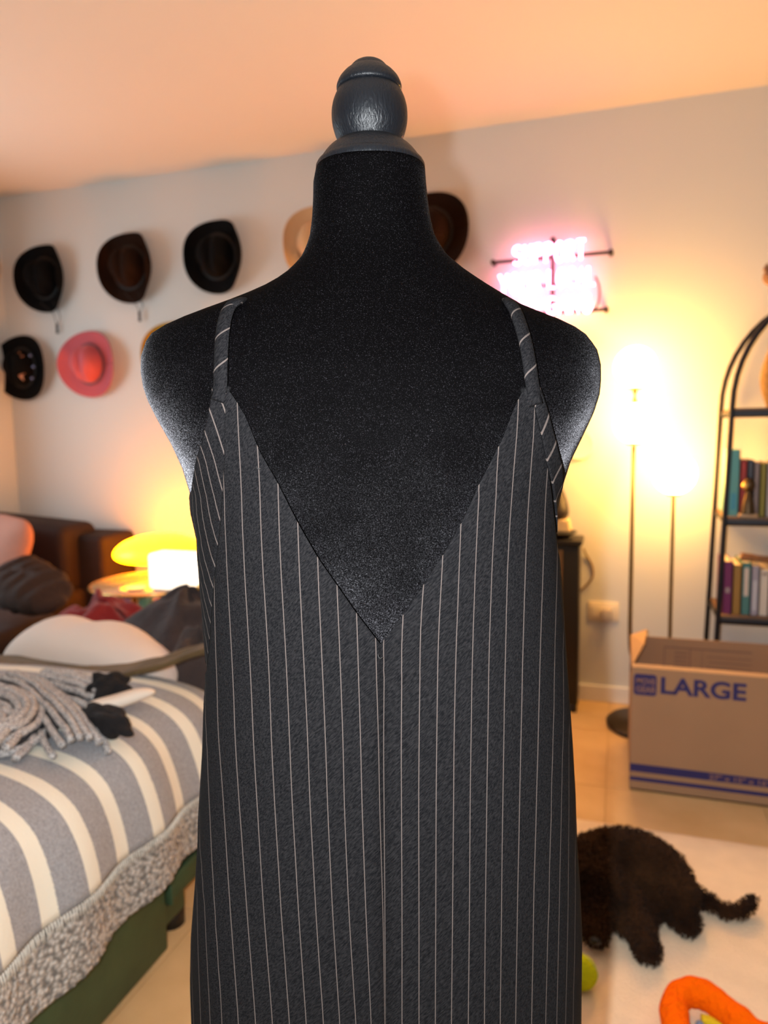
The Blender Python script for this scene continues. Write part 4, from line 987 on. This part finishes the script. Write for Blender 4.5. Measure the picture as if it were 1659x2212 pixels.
def ribs(path, width, nr, r=.0075, hump=.03, z0=.012):
    P = smooth_path([(x, y, 0) for x, y in path], 8); b = MB(); bd_ = []
    for k in range(nr):
        q = (k/(nr-1)-.5)*2; pts = []
        for i, p in enumerate(P):
            t = (P[min(i+1, len(P)-1)]-P[max(i-1, 0)]).normalized(); s_ = Vector((-t.y, t.x, 0))
            w = width*(.5+.015*math.sin(i*.5+k))
            c = p+s_*(q*w*.97); c.z = top(c.x, c.y)+z0+hump*(1-q*q)+.0015*math.sin(i*.8+k*1.7)
            pts.append(c-Vector((-1.15, 1.10, .58)))
        b.tube(pts, [r*(1+.05*math.sin(i*1.9+k)) for i in range(len(pts))], 8)
    b.build('ribbed_knit', KN, sw)
    V = []; m_ = 12
    for i, p in enumerate(P):
        t = (P[min(i+1, len(P)-1)]-P[max(i-1, 0)]).normalized(); s_ = Vector((-t.y, t.x, 0))
        for k in range(m_):
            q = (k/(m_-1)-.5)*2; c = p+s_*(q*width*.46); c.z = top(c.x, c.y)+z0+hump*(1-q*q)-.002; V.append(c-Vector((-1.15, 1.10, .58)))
    V = V[:-5*m_]; P = P[:-5]
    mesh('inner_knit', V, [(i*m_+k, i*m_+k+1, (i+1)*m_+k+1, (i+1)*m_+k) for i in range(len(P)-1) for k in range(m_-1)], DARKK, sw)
ribs([(-1.33, 1.265), (-1.24, 1.235), (-1.144, 1.178), (-1.04, 1.115), (-.945, 1.05)], .100, 7, .0068, .03)
ribs([(-1.26, 1.30), (-1.19, 1.295), (-1.11, 1.275), (-1.05, 1.255)], .09, 8, .0075, .03)
ribs([(-1.32, 1.13), (-1.25, 1.165), (-1.17, 1.14), (-1.105, 1.085), (-1.085, 1.02), (-1.12, .955)], .085, 7, .0078, .035)
ribs([(-1.22, 1.07), (-1.14, 1.07), (-1.09, 1.02), (-1.06, .955)], .09, 6, .0078, .03)
def blob(nm, c, size, m, parent, rz=0, amp=.4, n=1.0, seed=0):
    def f(u, v):
        a = 2*math.pi*u; p = math.pi*(v-.5); d = Vector((math.cos(p)*math.cos(a), math.cos(p)*math.sin(a), math.sin(p)))
        k = 1+amp*nz(d.x*1.6+seed, d.y*1.6, d.z*1.6); x, y = d.x*size[0]*k, d.y*size[1]*k
        return (x*math.cos(rz)-y*math.sin(rz), x*math.sin(rz)+y*math.cos(rz), d.z*size[2]*k)
    return mesh(nm, *grid(36, 18, f), m, parent, loc=c)
BK = mat('black_rib_cuff', (.006, .005, .006), .95, bump=.5, bscale=120)
def S_(x, y, dz): return (x+1.15, y-1.10, top(x, y)+dz-.58)
blob('cuff', S_(-.965, 1.145, .030), (.080, .030, .026), BK, sw, -.35, .5, seed=2)
blob('cuff', S_(-1.055, 1.265, .035), (.045, .038, .030), BK, sw, .2, .7, seed=8)
nf = cushion('cream_cloth', (-1.00, 1.235, .592), (.070, .024, .014), mat('cream_knit', (.72, .64, .55), .9), 'folded cream cloth corner beside the black sweater cuffs', 'cloth', (0, -.05, .75), 2.2, 9, .006)

# ================================================================== ottoman, red blanket, dark coat
OTG = mat('dark_green_velvet', (.02, .045, .022), .7, sheen=.3, bump=.2, bscale=80)
ott = thing('ottoman', 'dark green ottoman behind the daybed carrying the red blanket and dark coat', 'ottoman', (-1.56, 2.15, 0))
MB().box(-.42, -.26, .06, .36, .26, .42).build('seat_block', OTG, ott, bevel=.03, seg=4)
for x in (-.36, .30):
    for y in (-.2, .2): MB().lathe([(0, .016), (.06, .022), (.061, .02)], 14, (x, y, 0)).build('leg', DKB, ott)
def heap(name, c, rx, ry, h, m, label, cat, folds=5, amp=.3, seed=0, th=.008, rz=0, sharp=1.0):
    def f(u, v):
        a = 2*math.pi*u; r = v
        base = (1-r**2.2)
        fo = 1+amp*nz(math.cos(a)*1.8+seed, math.sin(a)*1.8, r*2.2)
        fd = amp*.32*math.sin(folds*a+3*nz(r*3, a, seed)+seed)*r*(1-r*.4)
        x = rx*r*math.cos(a)*(1+.15*nz(a*1.3, seed)); y = ry*r*math.sin(a)*(1+.15*nz(a*1.7, seed+4))
        z = h*max(0, base*fo+fd*(1-r**4))
        return (x*math.cos(rz)-y*math.sin(rz), x*math.sin(rz)+y*math.cos(rz), z+.004)
    o = mesh(name, *grid(90, 34, f), m); o.location = c; tag(o, label, cat); return o
REDM = mat('red_knit', (.20, .008, .012), .9, bump=.7, bscale=70, sheen=.2)
heap('red_blanket', (-1.78, 2.11, .42), .20, .22, .135, REDM, 'dark red knitted blanket bunched behind the white pillow', 'blanket', 7, .5, 3)
COATM = mat('charcoal_shearling', (.045, .035, .038), .9, bump=.6, bscale=50, sheen=.08, var=.5, vscale=10)
heap('dark_coat', (-1.40, 2.11, .42), .30, .25, .185, COATM, 'dark grey suede coat piled on the ottoman under the glass table edge', 'coat', 6, .3, 11)
heap('grey_jacket', (-1.12, 1.74, .42), .15, .14, .17, mat('grey_fleece_jacket', (.05, .036, .034), .9, bump=.5, bscale=60, sheen=.05), 'brown grey jacket slumped between the coat and the olive throw', 'jacket', 5, .4, 21)
st_ = MB().box(-1.30, 1.60, .0, -1.02, 1.84, .42); stl = st_.build('stool', mat('brown_stool_fabric', (.05, .03, .02), .8), bevel=.02); tag(stl, 'low brown upholstered stool beneath the grey jacket', 'stool')
gb = MB().sphere((0, 0, 0), .013, 16, 10).build('gold_ball', mat('gold_knob', (.9, .6, .2), .25, metal=.9)); gb.location = (-1.335, 2.08, .640); tag(gb, 'small shiny gold ball resting on the dark coat', 'ball')

# ================================================================== sofa with cushions
SOF = mat('brown_velvet', (.020, .005, .0015), .8, sheen=.0, bump=.15, bscale=60, var=.25, vscale=6)
so = thing('sofa', 'brown velvet sofa along the back wall on the left', 'sofa', (-2.75, 2.55, 0))
MB().box(-.33, -.22, .08, .32, .50, .30).build('frame', SOF, so, bevel=.03, seg=3)
def pad(nm, x0, y0, z0, x1, y1, z1, bv=.045, parent=so, m=SOF, sl=0):
    b = MB().box(x0, y0, z0, x1, y1, z1)
    if sl: b.V = [(x, y, z-sl*(x-x0) if z > z0+.01 else z) for x, y, z in b.V]
    return b.build(nm, m, parent, bevel=bv, seg=5)
pad('seat_cushion', -.33, -.20, .29, .32, .28, .43)
pad('chaise_seat', .03, -.80, .06, .63, -.22, .445, .05)
pad('backrest', -.33, .26, .20, .42, .52, .68, .03)
pad('back_cushion', -.34, .16, .40, .28, .42, .775, .05, sl=.07)
for x in (-.28, .26):
    for y in (-.68, .42): MB().lathe([(0, .018), (.085, .025)], 14, (x, y, 0)).build('leg', DKB, so)
cushion('cushion', (-2.71, 2.60, .630), (.17, .165, .060), mat('peach_cotton', (.46, .20, .14), .9, bump=.2, bscale=60), 'peach cushion leaning on the sofa back at the left edge', rot=(1.25, .05, -.2), n=3.2)
cushion('cushion', (-2.17, 2.19, .575), (.20, .12, .075), mat('brown_chunky_knit', (.040, .022, .017), .95, bump=.7, bscale=50), 'brown chunky knit cushion lying at the front of the sofa', rot=(.35, .20, -.30), n=2.6, ridges=95)

# ================================================================== glass side table with lamps
TBX, TBY, TBZ = -1.96, 2.69, .505
tbl = thing('side_table', 'round glass side table on tinted acrylic legs holding the amber mushroom lamp', 'table', (TBX, TBY, 0))
GLS = mat('clear_glass', (.9, .95, .9), .05, trans=.85, spec=.5)
MB().lathe([(TBZ-.012, .268), (TBZ-.010, .272), (TBZ-.002, .272), (TBZ, .268)], 56).build('glass_top', GLS, tbl)
MB().tube([(.270*math.cos(2*math.pi*i/48), .270*math.sin(2*math.pi*i/48), TBZ-.006) for i in range(48)], .0075, 8, closed=True).build('brass_rim', mat('polished_brass', (.85, .55, .2), .25, metal=.9), tbl)
for (x, y, c, nm) in ((-.03, -.17, (.45, .30, .62), 'lilac_acrylic'), (.06, -.15, (.22, .50, .33), 'green_acrylic'), (-.10, .14, (.45, .30, .62), 'lilac_acrylic'), (.16, .1, (.22, .5, .33), 'green_acrylic')):
    MB().lathe([(0, .030), (TBZ-.013, .030)], 24, (x, y, 0)).build('leg', mat(nm, c, .12, trans=.5, spec=.5), tbl)
ml = thing('mushroom_lamp', 'glowing amber glass mushroom lamp on the glass side table', 'lamp', (-2.03, 2.84, TBZ+.001))
AMB = mat('lit_amber_glass', (1, .5, .1), .3, emit=AMBER, ek=1)
MB().lathe(sm([(.078, .006), (.072, .10), (.074, .165), (.086, .197), (.105, .207), (.130, .196), (.158, .160), (.180, .100), (.190, .035), (.191, .001)], 5), 48).build('shade', AMB, ml)
MB().lathe(sm([(0, .052), (.006, .054), (.016, .042), (.040, .036), (.075, .040), (.095, .05)], 4), 36).build('stem', mat('amber_glass', (.9, .32, .02), .15, trans=.35, emit=(1.6, .55, .02), ek=1), ml)
clp = thing('cube_lamp', 'glowing white square glass lamp between the mushroom lamp and the dress', 'lamp', (-1.755, 2.555, TBZ+.001))
MB().box(-.098, -.055, .012, .098, .055, .160).build('shade', mat('lit_white_glass', (1, .95, .9), .3, emit=CANDLE, ek=1), clp, bevel=.015, seg=4)
MB().box(-.085, -.045, 0, .085, .045, .014).build('base', mat('pale_marble', (.7, .65, .6), .3), clp, bevel=.003)
ds = MB().lathe([(0, .02), (.003, .035), (.012, .042), (.010, .036), (.005, .02)], 24).build('trinket_dish', mat('pale_ceramic', (.8, .7, .55), .3)); ds.location = (-1.93, 2.52, TBZ+.001); tag(ds, 'small pale dish at the front of the glass side table', 'dish')
